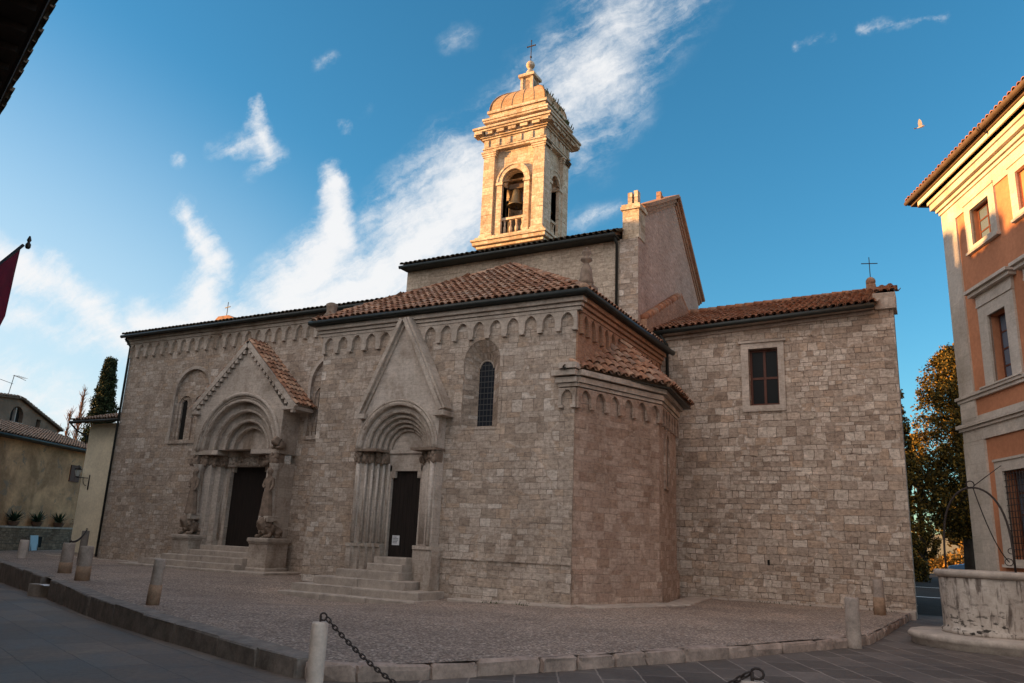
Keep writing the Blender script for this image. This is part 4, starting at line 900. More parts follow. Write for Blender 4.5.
fl = MB(); fl.box(TX0+.3,TX1-.3,TY0+.3,TY1-.3,18.0,18.43); fl.box(TX0+.3,TX1-.3,TY0+.3,TY1-.3,24.2,24.4); tpart(fl, 'belfry_floor', 'wood')
wd = MB()
for i in range(150):
    f_ = random.random(); t = random.uniform(0,.95); k = max(.26, domew(t)); e_ = random.choice((1,1,0))
    p = V(tcx+hx*k, tcy+(-1+2*f_)*hy*k, 26.6+H*t) if e_ else V(tcx+(-1+2*f_)*hx*k, tcy+hy*k, 26.6+H*t)
    if random.random() < .45: p = V(TX1+random.uniform(-.2,.2), TY0+f_*3.3, 26.05)
    h_ = random.uniform(.1,.3); a = random.uniform(0,6.28); q = p+V(random.uniform(-.1,.15), random.uniform(-.1,.1), h_); s_ = V(math.cos(a), math.sin(a), 0)*.05
    wd.add([p-s_, p+s_, q+s_*.3, q-s_*.3], [(0,1,2,3)])
wd.build('roof_weeds', M['weed'], tower)
def bell(loc, label, sc_):
    t = thing('church_bell', label, 'bell', loc, 'bells hanging in the belfry')
    b = MB(); c = Vector(loc); b.lathe([(.02,0),(.16,-.02),(.22,-.1),(.25,-.35),(.3,-.6),(.4,-.8),(.47,-.9),(.45,-.92),(.36,-.8),(.2,-.5)], c, 18) ; ob = b.build('bell_body', M['bronze'], t)
    y = MB(); y.rbox(c+V(0,0,.16), V(.42,0,0), V(0,.1,0), V(0,0,.14), .04); y.tube([c+V(-.75,0,.15), c+V(.75,0,.15)], .05, 8); y.build('yoke', M['wood'], t)
    k = MB(); k.tube([c+V(0,0,-.3), c+V(0,0,-.95)], .03, 6); k.ball(c+V(0,0,-.98), .08, 8); k.build('clapper', M['iron'], t)
    t.scale = (sc_,)*3; return t
bell((tcx+.02,TY0+.55,21.35), 'bronze bell under its yoke in the front arch of the bell tower', 1.15)
o = bell((TX1-.6,tcy,20.75), 'smaller dark bell in the right side arch of the bell tower', .75); o.rotation_euler.z = R(90)
# ================================================================== PALACE ON THE RIGHT
q0, pd = V(.733,30,0), V(.408,-.913,0).normalized(); po = V(-pd.y*-1, pd.x*-1, 0); po = V(-.913,-.408,0).normalized(); pi_ = -po
pal = thing('palace', 'orange plastered palace with pale stone trim, its top storey lit by low sun', 'palace', q0)
def pp_(mb, name, m, par=None): return mb.build(name, M[m], par or pal)
def pl_(mb, outer, holes, d0, d1): mb.plate(outer, holes, q0, pd, V(0,0,1), po, d0, d1)   # d measured outwards from the wall
T0, T1 = -.22, 16.5
wins = []
for k in range(6):
    t = 1.72+2.8*k; wins += [rect(t,t+1.2,11.72,13.0), rect(t+.36,t+1.42,6.97,9.2), rect(t+.24,t+1.5,1.75,4.32)]
b = MB(); b.gridwall(T0+.03,T1,-.6,13.1, [(w_[0][0],w_[1][0],w_[0][1],w_[2][1]) for w_ in wins], q0, pd, V(0,0,1), po, -.5, 0)
b.plate(rect(0,11,-.6,14.3), [], q0+pd*(T0+.04)-po*.01, pi_, V(0,0,1), pd, 0, .4); pp_(b, 'wall', 'orange')
b = MB(); pl_(b, rect(T0-.02,.74,5.42,13.12), [], -.2, .06); pl_(b, rect(T0-.03,1.1,-.6,5.41), [], -.2, .075); pp_(b, 'corner_quoin', 'palace_stone')
b = MB()
for z0, z1, d in ((6.86,6.95,.16),(6.75,6.855,.10),(5.9,6.02,.2),(5.8,5.895,.13)): pl_(b, rect(T0-d,T1,z0,z1), [], -.1, d)
pl_(b, rect(T0-.01,T1,5.42,5.8), [], -.1, .065); pl_(b, rect(T0-.015,T1,6.02,6.2), [], -.1, .06); pp_(b, 'string_course', 'palace_stone')
b = MB()
for z0, z1, d in ((13.1,13.62,.05),(13.63,13.74,.1),(13.76,13.88,.17),(13.9,14.12,.3),(14.13,14.26,.36)): pl_(b, rect(T0-d,T1,z0,z1), [], -.3, d)
pp_(b, 'cornice', 'palace_stone')
b = MB(); pl_(b, rect(T0-1.08,T1,14.42,14.52), [], -10, .62); pl_(b, rect(T0-.8,T1,14.27,14.40), [], -1, .5)
pp_(b, 'eaves', 'wood'); b = MB(); pl_(b, rect(T0-.62,T1,14.27,14.415), [], -.9, .56); pp_(b, 'eaves_fascia', 'cream')  # fascia: pale colour stands in for sunlight on the wooden ledge
e0 = q0+pd*(T0-1.15)+po*.7+V(0,0,14.6); e1 = q0+pd*T1+po*.7+V(0,0,14.6); up_ = pi_*6+V(0,0,2.0)
rfp = roof('roof', [[e0, e1, e1+up_, e0+up_+pd*5], [e0+pi_*12, e0, e0+up_+pd*5, e0+up_+pd*5+pi_*1]], M['tile_red'], pal)
b = MB(); b.tube([e0+V(0,0,-.03)+po*.06, e1+V(0,0,-.03)+po*.06], .08, 8); pp_(b, 'gutter', 'wood')
def pwin(t0, t1, z0, z1, fr_, sill, blind=False, hood=False, grille=False, deep=.3):
    b = MB(); pl_(b, rect(t0-fr_,t1+fr_,z0-(.22 if sill else 0),z1+fr_*.75), [rect(t0,t1,z0,z1)[::-1]], -.06, .07)
    pl_(b, rect(t0-fr_-.02,t1+fr_+.02,z1+fr_*.75,z1+fr_*.75+.07), [], -.06, .11)
    if sill: pl_(b, rect(t0-fr_-.04,t1+fr_+.04,z0-.24,z0-.16), [], -.05, .13)
    if hood:
        pl_(b, rect(t0-fr_-.25,t1+fr_+.25,10.1,10.2), [], -.05, .34); pl_(b, rect(t0-fr_-.2,t1+fr_+.2,9.98,10.1), [], -.05, .24); pl_(b, rect(t0-fr_-.02,t1+fr_+.02,9.64,9.98), [], -.05, .09); pl_(b, rect(t0-fr_-.14,t1+fr_+.14,6.95,7.0), [], -.05, .2)
    w = pp_(b, 'window', 'palace_stone')
    if blind:
        b = MB(); pl_(b, rect(t0-.01,t1+.01,z0-.01,z1+.01), [], -.2, -.1); pp_(b, 'blind_panel', 'orange', w); return
    n = 2; m = 3 if z1-z0 < 1.6 else 4; hs = []; W_ = (t1-t0)
    for i in range(n):
        for j in range(m):
            a = t0+.07+(W_-.07)*i/n; c = z0+.07+(z1-z0-.07)*j/m; hs.append(rect(a, a+(W_-.07)/n-.06, c, c+(z1-z0-.07)/m-.05)[::-1])
    b = MB(); pl_(b, rect(t0-.02,t1+.02,z0-.02,z1+.02), hs, -deep-.05, -deep); pp_(b, 'frame', 'redwood', w)
    b = MB(); pl_(b, rect(t0-.02,t1+.02,z0-.02,z1+.02), [], -deep-.03, -deep-.02); pp_(b, 'pane', 'glass', w)
    if grille:
        b = MB()
        for i in range(8): x = t0+(t1-t0)*(i+.5)/8; b.tube([q0+pd*x+V(0,0,z0)+po*.02, q0+pd*x+V(0,0,z1)+po*.02], .014, 5)
        for j in range(14): z = z0+(z1-z0)*(j+.5)/14; b.tube([q0+pd*t0+V(0,0,z)+po*.02, q0+pd*t1+V(0,0,z)+po*.02], .012, 5)
        pp_(b, 'iron_grille', 'iron', w)
for k in range(6):
    t = 1.72+2.8*k
    pwin(t, t+1.2, 11.72, 12.95, .36, True, blind=(k % 2 == 1), deep=.2)
    pwin(t+.36, t+1.42, 6.97, 9.2, .52, False, hood=True, deep=.28)
    pwin(t+.24, t+1.5, 1.75, 4.32, .42, True, grille=True, deep=.3)

# ================================================================== WELL
wx, wy, wz = .6, 21.6, -.2
well = thing('stone_well', 'round stained stone well on a stepped base with iron hoops before the palace', 'well', (wx,wy,wz)); WC = V(wx,wy,wz)
def rough(mb, amp):
    from mathutils import noise as nz
    for p in mb.v:
        d = V(p.x-wx, p.y-wy, 0)
        if d.length > .05: p += d.normalized()*nz.noise(p*5)*amp+V(0,0,nz.noise(p*4+V(9,0,0))*amp*.6)
    return mb
b = MB(); b.lathe([(1.62,-.1),(1.64,.1),(1.69,.14),(1.7,.22),(1.66,.27),(1.0,.275)], WC, 72); rough(b, .02).build('base_step', M['step'], well)
b = MB(); b.lathe([(.99,.27),(1.01,.3),(1.01,.36),(.95,.40)]+[(.95+.025*k/9,.45+1.03*k/9) for k in range(10)]+[(.8,1.48),(.78,.3)], WC, 72); rough(b, .014).build('basin', M['well'], well)
b = MB(); b.lathe([(.97,1.485),(1.03,1.5),(1.07,1.54),(1.07,1.6),(1.04,1.645),(.78,1.65),(.77,1.48)], WC, 72); rough(b, .014).build('rim', M['step'], well)
b = MB(); ax_ = V(wx-.12,wy-.05,wz)
b.tube([ax_+V(.68*math.cos(a), -.3*math.cos(a), 1.62+1.9*max(0, math.sin(a))**.62) for a in [math.pi*k/28 for k in range(29)]], .024, 8)
b.build('iron_hoop', M['iron'], well)
b = MB(); top = ax_+V(0,0,3.52)
b.tube([top+V(.03+.6*s, .62*s, -(1-(1-s)**2)*1.0-.66*s) for s in [k/12 for k in range(13)]], .012, 6)
b.tube([ax_+V(.62,.62,1.86)+V(.08*math.cos(a), 0, .08*math.sin(a)) for a in [2*math.pi*k/14 for k in range(14)]], .011, 5, closed=True)
b.tube([ax_+V(.64,-.28,2.1)+V(.06*math.cos(a), 0, .06*math.sin(a)) for a in [2*math.pi*k/14 for k in range(14)]], .011, 5, closed=True)
b.build('iron_brace', M['iron'], well)
b = MB(); b.tube([top+V(-.02,0,.07)+V(.08*math.cos(a), 0, .08*math.sin(a)) for a in [2*math.pi*k/16 for k in range(16)]], .014, 6, closed=True); b.build('pulley_ring', M['iron'], well)
b = MB(); e_ = q0+pd*1.9+po*.05+V(0,0,4.5); b.tube([top+V(.06,.05,.05), e_], .012, 6); b.build('tie_rod', M['iron'], well)

# ================================================================== LEFT HOUSES
hu = V(-.457,.89,0).normalized(); ho = V(.89,.457,0).normalized(); h0 = V(-44.3,22.9,0)
def hl_(mb, outer, holes, d0, d1, t=0): mb.plate(outer, holes, h0, hu, V(0,0,1), ho, d0, d1)
rw = MB(); hl_(rw, rect(-8,14,-.8,1.22), [], -.6, 0); 
rw = rw.build('retaining_wall', M['rubble']); ORG[rw] = V(0,0,0); tag(rw, 'low dark rubble retaining wall with a coping, below the ochre house', 'wall')
cp_ = MB()
for k in range(20): a = -8+k*1.1; hl_(cp_, rect(a+.01,a+1.09,1.225,1.33), [], -.55, .06+random.uniform(-.01,.01))
cp_.build('coping', M['step'], rw)
vt = MB(); hl_(vt, rect(6.0,6.75,.15,.75), [], -.02, .012); vt.build('vent', M['dark'], rw)
yh = thing('ochre_house', 'old ochre house with flaking plaster and brown shutter above the rubble wall', 'house', h0+hu*4-ho*2)
def yp(mb, name, m, par=None): return mb.build(name, M[m], par or yh)
b = MB(); hl_(b, rect(-8,13,.9,6.1), [rect(9.35,10.35,4.2,5.2)[::-1]], -8, -.56); yp(b, 'wall', 'ochre')
b = MB(); hl_(b, rect(9.3,10.4,4.15,5.25), [], -.66, -.6); sh = yp(b, 'window', 'dark')
b = MB(); hl_(b, rect(9.32,9.84,4.18,5.22), [], -.56, -.50); hl_(b, rect(9.86,10.38,4.18,5.22), [], -.56, -.50); yp(b, 'shutters', 'redwood', sh)
ev = h0-ho*.05
rfh = roof('roof', [[ev-hu*8+V(0,0,6.28), ev+hu*13.2+V(0,0,6.28), ev+hu*13.2-ho*5+V(0,0,7.75), ev-hu*8-ho*5+V(0,0,7.75)]], M['tile_grey'], yh, pitch=.28)
b = MB(); b.tube([ev-hu*8+V(0,0,6.18)+ho*.08, ev+hu*13.3+V(0,0,6.18)+ho*.08], .09, 8); hl_(b, rect(-8,13.2,6.1,6.16), [], -.6, -.05); yp(b, 'gutter', 'gutter')
for t, z0 in ((4.2,1.33),(6.35,1.33),(8.6,1.33)):
    c = h0+hu*t-ho*.25+V(0,0,z0); tt = thing('potted_agave', {4.2:'dark spiky potted agave on the rubble wall, nearest the left edge of the photo', 6.35:'dark spiky potted agave, middle of three on the rubble wall', 8.6:'dark spiky potted agave on the rubble wall, nearest the cream house'}[t], 'potted plant', c, 'agave pots along the wall')
    b = MB(); b.lathe([(.2,0),(.26,.1),(.3,.22),(.32,.26),(.27,.26),(.24,.1)], c, 14); b.build('pot', M['pot'], tt)
    b = MB()
    for k in range(46):
        a = random.uniform(0,6.28); l = random.uniform(.5,.95); el = random.uniform(.1,1.2); d = V(math.cos(a)*math.cos(el), math.sin(a)*math.cos(el), math.sin(el)); s_ = V(-math.sin(a), math.cos(a), 0)*.055; o1 = c+V(0,0,.24)
        b.add([o1-s_*.6, o1+s_*.6, o1+d*l*.55+s_, o1+d*l*.55-s_, o1+d*l-V(0,0,.06)], [(0,1,2,3),(3,2,4)])
    b.build('leaves', M['agave'], tt, recalc=False)
c = h0+hu*10.3-ho*.1+V(0,0,1.3); tt = thing('potted_red_plant', 'small dark red leafy plant at the right end of the rubble wall', 'potted plant', c)
b = MB(); b.lathe([(.14,0),(.18,.1),(.2,.2),(.16,.2)], c, 12); b.build('pot', M['pot'], tt)
b = MB()
for k in range(120):
    p = c+V(random.gauss(0,.14), random.gauss(0,.14), .2+abs(random.gauss(0,.22))); n = V(random.gauss(0,1), random.gauss(0,1), random.gauss(0,1)).normalized(); x = n.orthogonal().normalized()*.06; y = n.cross(x.normalized())*.04; b.add([p-x, p-y, p+x, p+y], [(0,1,2,3)])
b.build('leaves', M['redleaf'], tt, recalc=False)
sg = thing('info_panel', 'small pale blue panel on legs leaning at the foot of the rubble wall', 'sign', h0+hu*5.5+ho*.35)
b = MB(); b.obox(h0+hu*5.55+ho*.3+V(0,0,.42), hu*.36, (ho*.02+V(0,0,.005)), V(0,0,.42)+ho*-.05); b.build('panel', M['sign'], sg)
b = MB()
for k in (-.3,.3): b.tube([h0+hu*(5.55+k)+ho*.4+V(0,0,-.05), h0+hu*(5.55+k)+ho*.28+V(0,0,.5)], .02, 6)
[q.build('leg', M['iron'], sg) for q in b.split(lambda c: (c-h0).dot(hu) > 5.55)]
# gabled house behind
k0 = V(-52,24,0); gh = thing('gabled_house', 'grey gabled house with an arched window, behind the ochre house roof', 'house', k0+hu*7)
def kl_(mb, outer, holes, d0, d1): mb.plate(outer, holes, k0, hu, V(0,0,1), ho, d0, d1)
b = MB(); kl_(b, [(-4,0),(12.1,0),(12.1,8.35),(7.2,9.72),(3,9.35),(-4,8.6)], [arch(7.25,.68,8.12,8.5,12,rev=True), rect(9.45,9.95,8.05,8.65)[::-1]], -7, 0); gw_ = b.build('wall', M['greywall'], gh)
b = MB(); kl_(b, arch(7.25,.7,8.1,8.5,12), [], -.35, -.3); wn = b.build('window', M['dark'], gh); b = MB(); kl_(b, rect(7.2,7.3,8.12,9.1), [], -.29, -.1); kl_(b, rect(6.55,7.95,7.98,8.1), [], -.2, .08); b.build('frame', M['step'], wn)
b = MB(); kl_(b, rect(9.4,10.0,8.0,8.7), [], -.35, -.3); b.build('window', M['dark'], gh)
rr = []
for (ta, za, tb, zb) in ((12.5,8.28,7.2,9.8),(-4,8.68,7.2,9.8)):
    a, b_ = k0+hu*ta+ho*.25+V(0,0,za), k0+hu*tb+ho*.25+V(0,0,zb); rr.append([a, a-ho*7, b_-ho*7, b_])
roof('roof', rr, M['tile_grey'], gh, pitch=.3)
b = MB(); c = k0+hu*6.8-ho*.6; c.z = 9.75; b.box(c.x-.12,c.x+.12,c.y-.12,c.y+.12,9.6,9.95); c2 = c+hu*1.0-ho*1; b.box(c2.x-.15,c2.x+.15,c2.y-.15,c2.y+.15,9.6,10.0); b.build('chimney', M['greywall'], gh)
an = thing('tv_antenna', 'thin television aerial on the ridge of the grey gabled house', 'aerial', c)
b = MB(); t_ = c+V(0,0,1.55)+hu*.25; b.tube([c, t_], .022, 6); b.build('mast', M['iron'], an)
b = MB(); b.tube([t_-hu*.05, t_+hu*1.3-V(0,0,.12)], .016, 5); b.tube([t_-V(0,0,.55)-hu*1.35+V(0,0,.0), t_-V(0,0,.55)+hu*.05-V(0,0,.05)], .016, 5)
for k in range(5): p = t_+hu*(.2+k*.22); b.tube([p-ho*.25, p+ho*.25], .01, 4)
b.build('aerial_arms', M['iron'], an)
# cream house
ch_ = thing('cream_house', 'narrow cream plastered house squeezed between the ochre house and the church', 'house', (-40,28,0))
b = MB(); b.box(-41.68,-36.9,27,34,-.6,7.0); b.build('wall', M['cream'], ch_)
b = MB(); b.box(-41.7,-38,26.95,27.0,-.6,.12); b.build('plinth', M['step'], ch_)
roof('roof', [[V(-42.5,26.35,7.12), V(-36.8,26.35,7.12), V(-36.8,31,8.4), V(-42.5,31,8.4)]], M['tile_grey'], ch_, base_t=.16)
b = MB(); b.tube([V(-42.55,26.3,7.05), V(-36.8,26.3,7.05)], .07, 8); b.tube([V(-42.5,26.3,7.02), V(-42.2,26.6,6.6), V(-41.78,26.92,6.35), V(-41.74,26.94,5.9)], .045, 6); b.build('gutter', M['gutter'], ch_)
lp = thing('wall_lantern', 'black wrought iron bracket lantern fixed to the corner of the cream house', 'lamp', (-41.0,26.98,3.9))
b = MB(); b.tube([V(-40.95,26.97,3.4), V(-40.95,26.97,4.2)], .03, 6); b.tube([V(-40.95,26.9,4.02), V(-41.8,26.8,4.06)], .025, 6); b.tube([V(-41.02+ -.35*math.sin(a), 26.9, 3.62+.38*(1-math.cos(a))) for a in [1.57*k/8 for k in range(9)]], .018, 5); b.build('bracket', M['iron'], lp)
b = MB(); b.lathe([(.07,0),(.17,.36)], V(-41.78,26.8,4.1), 6, smooth=False); lg = b.build('lantern', M['lampglass'], lp)
b = MB(); b.lathe([(.2,.36),(.12,.48),(.05,.55),(.02,.62)], V(-41.78,26.8,4.1), 6); b.lathe([(.09,-.03),(.09,.02)], V(-41.78,26.8,4.1), 6); b.build('lantern_cap', M['iron'], lg)
# ---- houses on the near side of the street
TE, TN = V(-.94,.342,0).normalized(), V(.342,.94,0).normalized()
th = thing('townhouse', 'tall townhouse whose dark eaves cut the top left corner, with a crimson flag', 'house', TE*16+TN*-2)
b = MB(); b.plate(rect(6.5,40,-1.2,8.9), [rect(a,a+1.0,4.9,6.6)[::-1] for a in (12,16,20,24,28,32)], TN*.3, TE, V(0,0,1), TN, -8, 0); b.build('wall', M['townstucco'], th)
b = MB()
for a in (12,16,20,24,28,32): b.plate(rect(a-.05,a+1.05,4.85,6.65), [], TN*.3, TE, V(0,0,1), TN, -.2, -.12)
b.build('window_shutters', M['redwood'], th)
b = MB(); b.plate(rect(5.6,41,9.0,9.12), [], V(0,0,0), TE, V(0,0,1), TN, -8, 1.2)
for k in range(48): b.plate(rect(6+k*.7,6.12+k*.7,8.88,9.0), [], V(0,0,0), TE, V(0,0,1), TN, .3, 1.15)
b.build('eaves', M['darkwood'], th)
roof('roof', [[TE*41+TN*1.3+V(0,0,9.2), TE*5.6+TN*1.3+V(0,0,9.2), TE*5.6-TN*4+V(0,0,11.0), TE*41-TN*4+V(0,0,11.0)]], M['moss'], th, slab=M['darkwood'], pitch=.4, r=.17, row=.6)
SH = V(math.sin(SUN_HEAD), math.cos(SUN_HEAD), 0); SP = V(SH.y, -SH.x, 0)
def caster(name, label, s0, s1, ta, tb, H, chim=()):
    t = thing('street_house', label, 'house', SH*((s0+s1)/2)+SP*((ta+tb)/2))
    b = MB(); hs = []
    b.plate(rect(ta,tb,-1.5,H-1.6), [], SH*s0, SP, V(0,0,1), SH, 0, s1-s0); w_ = b.build('wall', M['townstucco'], t)
    b = MB(); n = int((tb-ta)/3)
    for i in range(n):
        for z in (3.2,7,10.6):
            if z+2 < H-1.6: x = ta+(tb-ta)*(i+.5)/n; b.plate(rect(x-.5,x+.5,z,z+1.7), [], SH*s0, SP, V(0,0,1), SH, -.06, .02)
    b.build('window_shutters', M['redwood'], t)
    m = (s0+s1)/2
    roof('roof', [[SH*(s0-.5)+SP*ta+V(0,0,H-1.55), SH*(s0-.5)+SP*tb+V(0,0,H-1.55), SH*m+SP*tb+V(0,0,H), SH*m+SP*ta+V(0,0,H)], [SH*(s1+.5)+SP*tb+V(0,0,H-1.55), SH*(s1+.5)+SP*ta+V(0,0,H-1.55), SH*m+SP*ta+V(0,0,H), SH*m+SP*tb+V(0,0,H)]], M['tile_red'], t, pitch=.5, r=.21, row=.8)
    if chim:
        b = MB()
        for x, w_, h in chim:
            c = SH*m+SP*x; b.box(c.x-w_,c.x+w_,c.y-w_,c.y+w_,H-1,H+h); b.lathe([(w_*1.2,0),(w_*1.1,.15),(.1,.35)], V(c.x,c.y,H+h), 8)
        b.build('chimney', M['townstucco'], t)
caster('a', 'broad stuccoed house with chimneys facing the square, behind the viewer', 26, 33, -16, 27.2, 16.4, ((23.6,.4,.5),(25.6,.3,.9),(20.2,.4,.8)))
caster('b', 'tallest stuccoed house facing the church portals across the square', 30.5, 37, 26.5, 36.3, 18.2)
caster('c', 'long plain house behind the flag townhouse across the street', 45, 52, 35, 52, 15.8)
# flag
fp = thing('flag', 'crimson flag with a pink stripe hanging from a slanting pole at the left edge', 'flag', (-10.4,5.2,4.4))
pa, pb_ = V(-10.35,4.1,3.3), V(-10.63,5.56,5.32); pdv = (pb_-pa).normalized()
b = MB(); b.tube([pa-pdv*.3, pb_-pdv*.12], .022, 8); b.lathe([(.022,-.12),(.035,-.1),(.035,-.06),(.015,-.03),(.03,.0),(.01,.06)], pb_, 8); b.build('pole', M['pole'], fp)
def cloth(name, m, s0, s1, zb0, zb1, ph, amp, off=0):
    b = MB(); vs = []; n, k = 22, 14
    for i in range(n+1):
        f_ = i/n; a = pa.lerp(pb_, s0+(s1-s0)*f_)
        for j in range(k+1):
            g_ = j/k; p = a-V(0,0,1)*g_*(zb0+(zb1-zb0)*f_); sway = TE*amp*math.sin(ph+f_*13+g_*1.5)*min(1, g_*2.5+.15)+TN*(-.35*g_*(1-f_)+amp*.6*math.sin(f_*9+ph)*g_); vs.append(p+sway+TN*off)
    w_ = k+1
    b.add(vs, [(i*w_+j, (i+1)*w_+j, (i+1)*w_+j+1, i*w_+j+1) for i in range(n) for j in range(k)], True)
    o = b.build(name, M[m], fp, recalc=False); sd = o.modifiers.new('thick', 'SOLIDIFY'); sd.thickness = .008; return o
cloth('cloth', 'flag', .28, .93, 2.6, .95, .5, .07); cloth('stripe', 'flagw', .45, .78, .8, .3, .5, .07, .02)

# ================================================================== BOLLARDS AND CHAINS
def bollard(label, loc, h, r0, m, base=None, tilt=0, hook=True, cap=True):
    t = thing('bollard', label, 'bollard', loc, 'stone bollards round the forecourt'); c = Vector(loc); b = MB()
    z = -.3; prof = [(r0*1.02,z)]+[(r0*(1.02-.08*i/7)+random.uniform(-.004,.004), z+(h-z)*i/7) for i in range(1,7)]+[(r0*.93,h-.02),(r0*.86,h),(.01,h+.004)]
    b.lathe(prof, c, 20); b.build('post', M[m], t)
    if base:
        b = MB(); b.lathe([(r0*1.03+.004,-.05),(r0*1.03+.003,base*.5),(r0*1.015+.002,base)], c, 20); b.build('stained_foot', M['rustbase'], t)
    if hook:
        b = MB(); b.tube([c+V(0,0,h-.02), c+V(0,0,h+.07)], .014, 6); b.tube([c+V(.05*math.cos(a)+.04, 0, h+.06+.04*math.sin(a)) for a in [2*math.pi*k/10 for k in range(10)]], .011, 5, closed=True); b.build('hook', M['iron'], t)
    t.rotation_euler = (0, R(tilt), 0); return t
bollard('pale smooth stone bollard with a chain hooked to its top, nearest the camera', (-6.34,7.22,-.22), .90, .098, 'white')
bollard('bollard with an iron ring on top, just below the bottom edge of the photo', (-1.48,6.78,-.22), .88, .10, 'cement')
bollard('grey bollard on the gravel edge in front of the right wing wall', (-1.98,18.72,0), .80, .15, 'cement', hook=False)
bollard('rust footed bollard close to the right corner of the church', (-2.07,26.7,0), 1.0, .16, 'cement', .5, hook=False)
bollard('leaning rust footed bollard alone on the left kerb before the lion portal', (-15.35,12.05,0), .95, .13, 'cement', .42, tilt=3, hook=False)
bollard('thick rust footed bollard, right one of the pair at the kerb gap', (-22.9,15.4,0), .98, .2, 'cement', .4, hook=False)
bollard('chained rust footed bollard, left one of the pair at the kerb gap', (-26.2,16.95,0), .98, .2, 'cement', .35)
bollard('distant pale bollard in front of the rubble wall', (-37.0,21.8,0), .8, .2, 'white', hook=False)
bollard('dark far bollard partly hidden behind the pair at the kerb gap', (-30.9,20.6,0), 1.35, .15, 'kerb_dark', hook=True)
def chain(name, label, a, b_, sag, n, r, wire):
    t = MB(); a, b_ = Vector(a), Vector(b_); pts = []
    for i in range(n+1): f_ = i/n; p = a.lerp(b_, f_); p.z -= sag*4*f_*(1-f_); pts.append(p)
    for i in range(n):
        c = (pts[i]+pts[i+1])/2; d = (pts[i+1]-pts[i]); L = d.length*.72; d.normalize(); s_ = d.cross(V(0,0,1)).normalized(); u_ = s_.cross(d)
        w_ = (s_*.8+u_*.6 if i % 2 else u_*.8-s_*.6).normalized(); t.tube([c+d*L*math.cos(q)+w_*r*math.sin(q) for q in [2*math.pi*k/10 for k in range(10)]], wire, 5, closed=True)
    o = t.build(name, M['iron'], origin=a); tag(o, label, 'chain'); return o
chain('chain', 'rusty iron chain drooping from the pale near bollard', (-6.25,7.22,.73), (-1.5,6.78,.72), .78, 84, .020, .0085)
chain('chain', 'thin far chain strung between the bollards at the kerb gap', (-26.16,16.95,1.03), (-30.85,20.6,1.38), .16, 40, .03, .012)
pc = MB(); pc.obox(V(-23.75,14.98,-.185), V(.3,-.1,0), V(.08,.2,0), V(0,0,.006)); o = pc.build('paper_sheet', M['paper'], origin=V(-23.75,14.98,-.19)); tag(o, 'white sheet lying on the step in the gap of the kerb wall', 'paper')

# ================================================================== STATUES ON THE GREAT PORTAL
def skin(name, pts, edges, m, parent, sub=2, smooth=True):
    me = bpy.data.meshes.new(name); o0 = ORG[parent] if parent else V(0,0,0)
    me.from_pydata([Vector(p[:3])-o0 for p in pts], edges, []); ob = bpy.data.objects.new(name+'_tmp', me); col.objects.link(ob)
    sk = ob.modifiers.new('s', 'SKIN'); sk.use_smooth_shade = smooth; sv = me.skin_vertices[0].data
    for i, p in enumerate(pts):
        r_ = p[3]; sv[i].radius = (r_, r_) if not isinstance(r_, tuple) else r_; sv[i].use_root = (i == 0)
    ss = ob.modifiers.new('d', 'SUBSURF'); ss.levels = sub; ss.render_levels = sub
    dg = bpy.context.evaluated_depsgraph_get(); me2 = bpy.data.meshes.new_from_object(ob.evaluated_get(dg)); bpy.data.objects.remove(ob)
    me2.name = name
    if not me2.uv_layers: me2.uv_layers.new(name='UVMap')
    for p in me2.polygons: p.use_smooth = True
    me2.materials.clear(); me2.materials.append(m); o = bpy.data.objects.new(name, me2); col.objects.link(o)
    if parent: o.parent = parent; ORG[o] = ORG[parent]
    return o
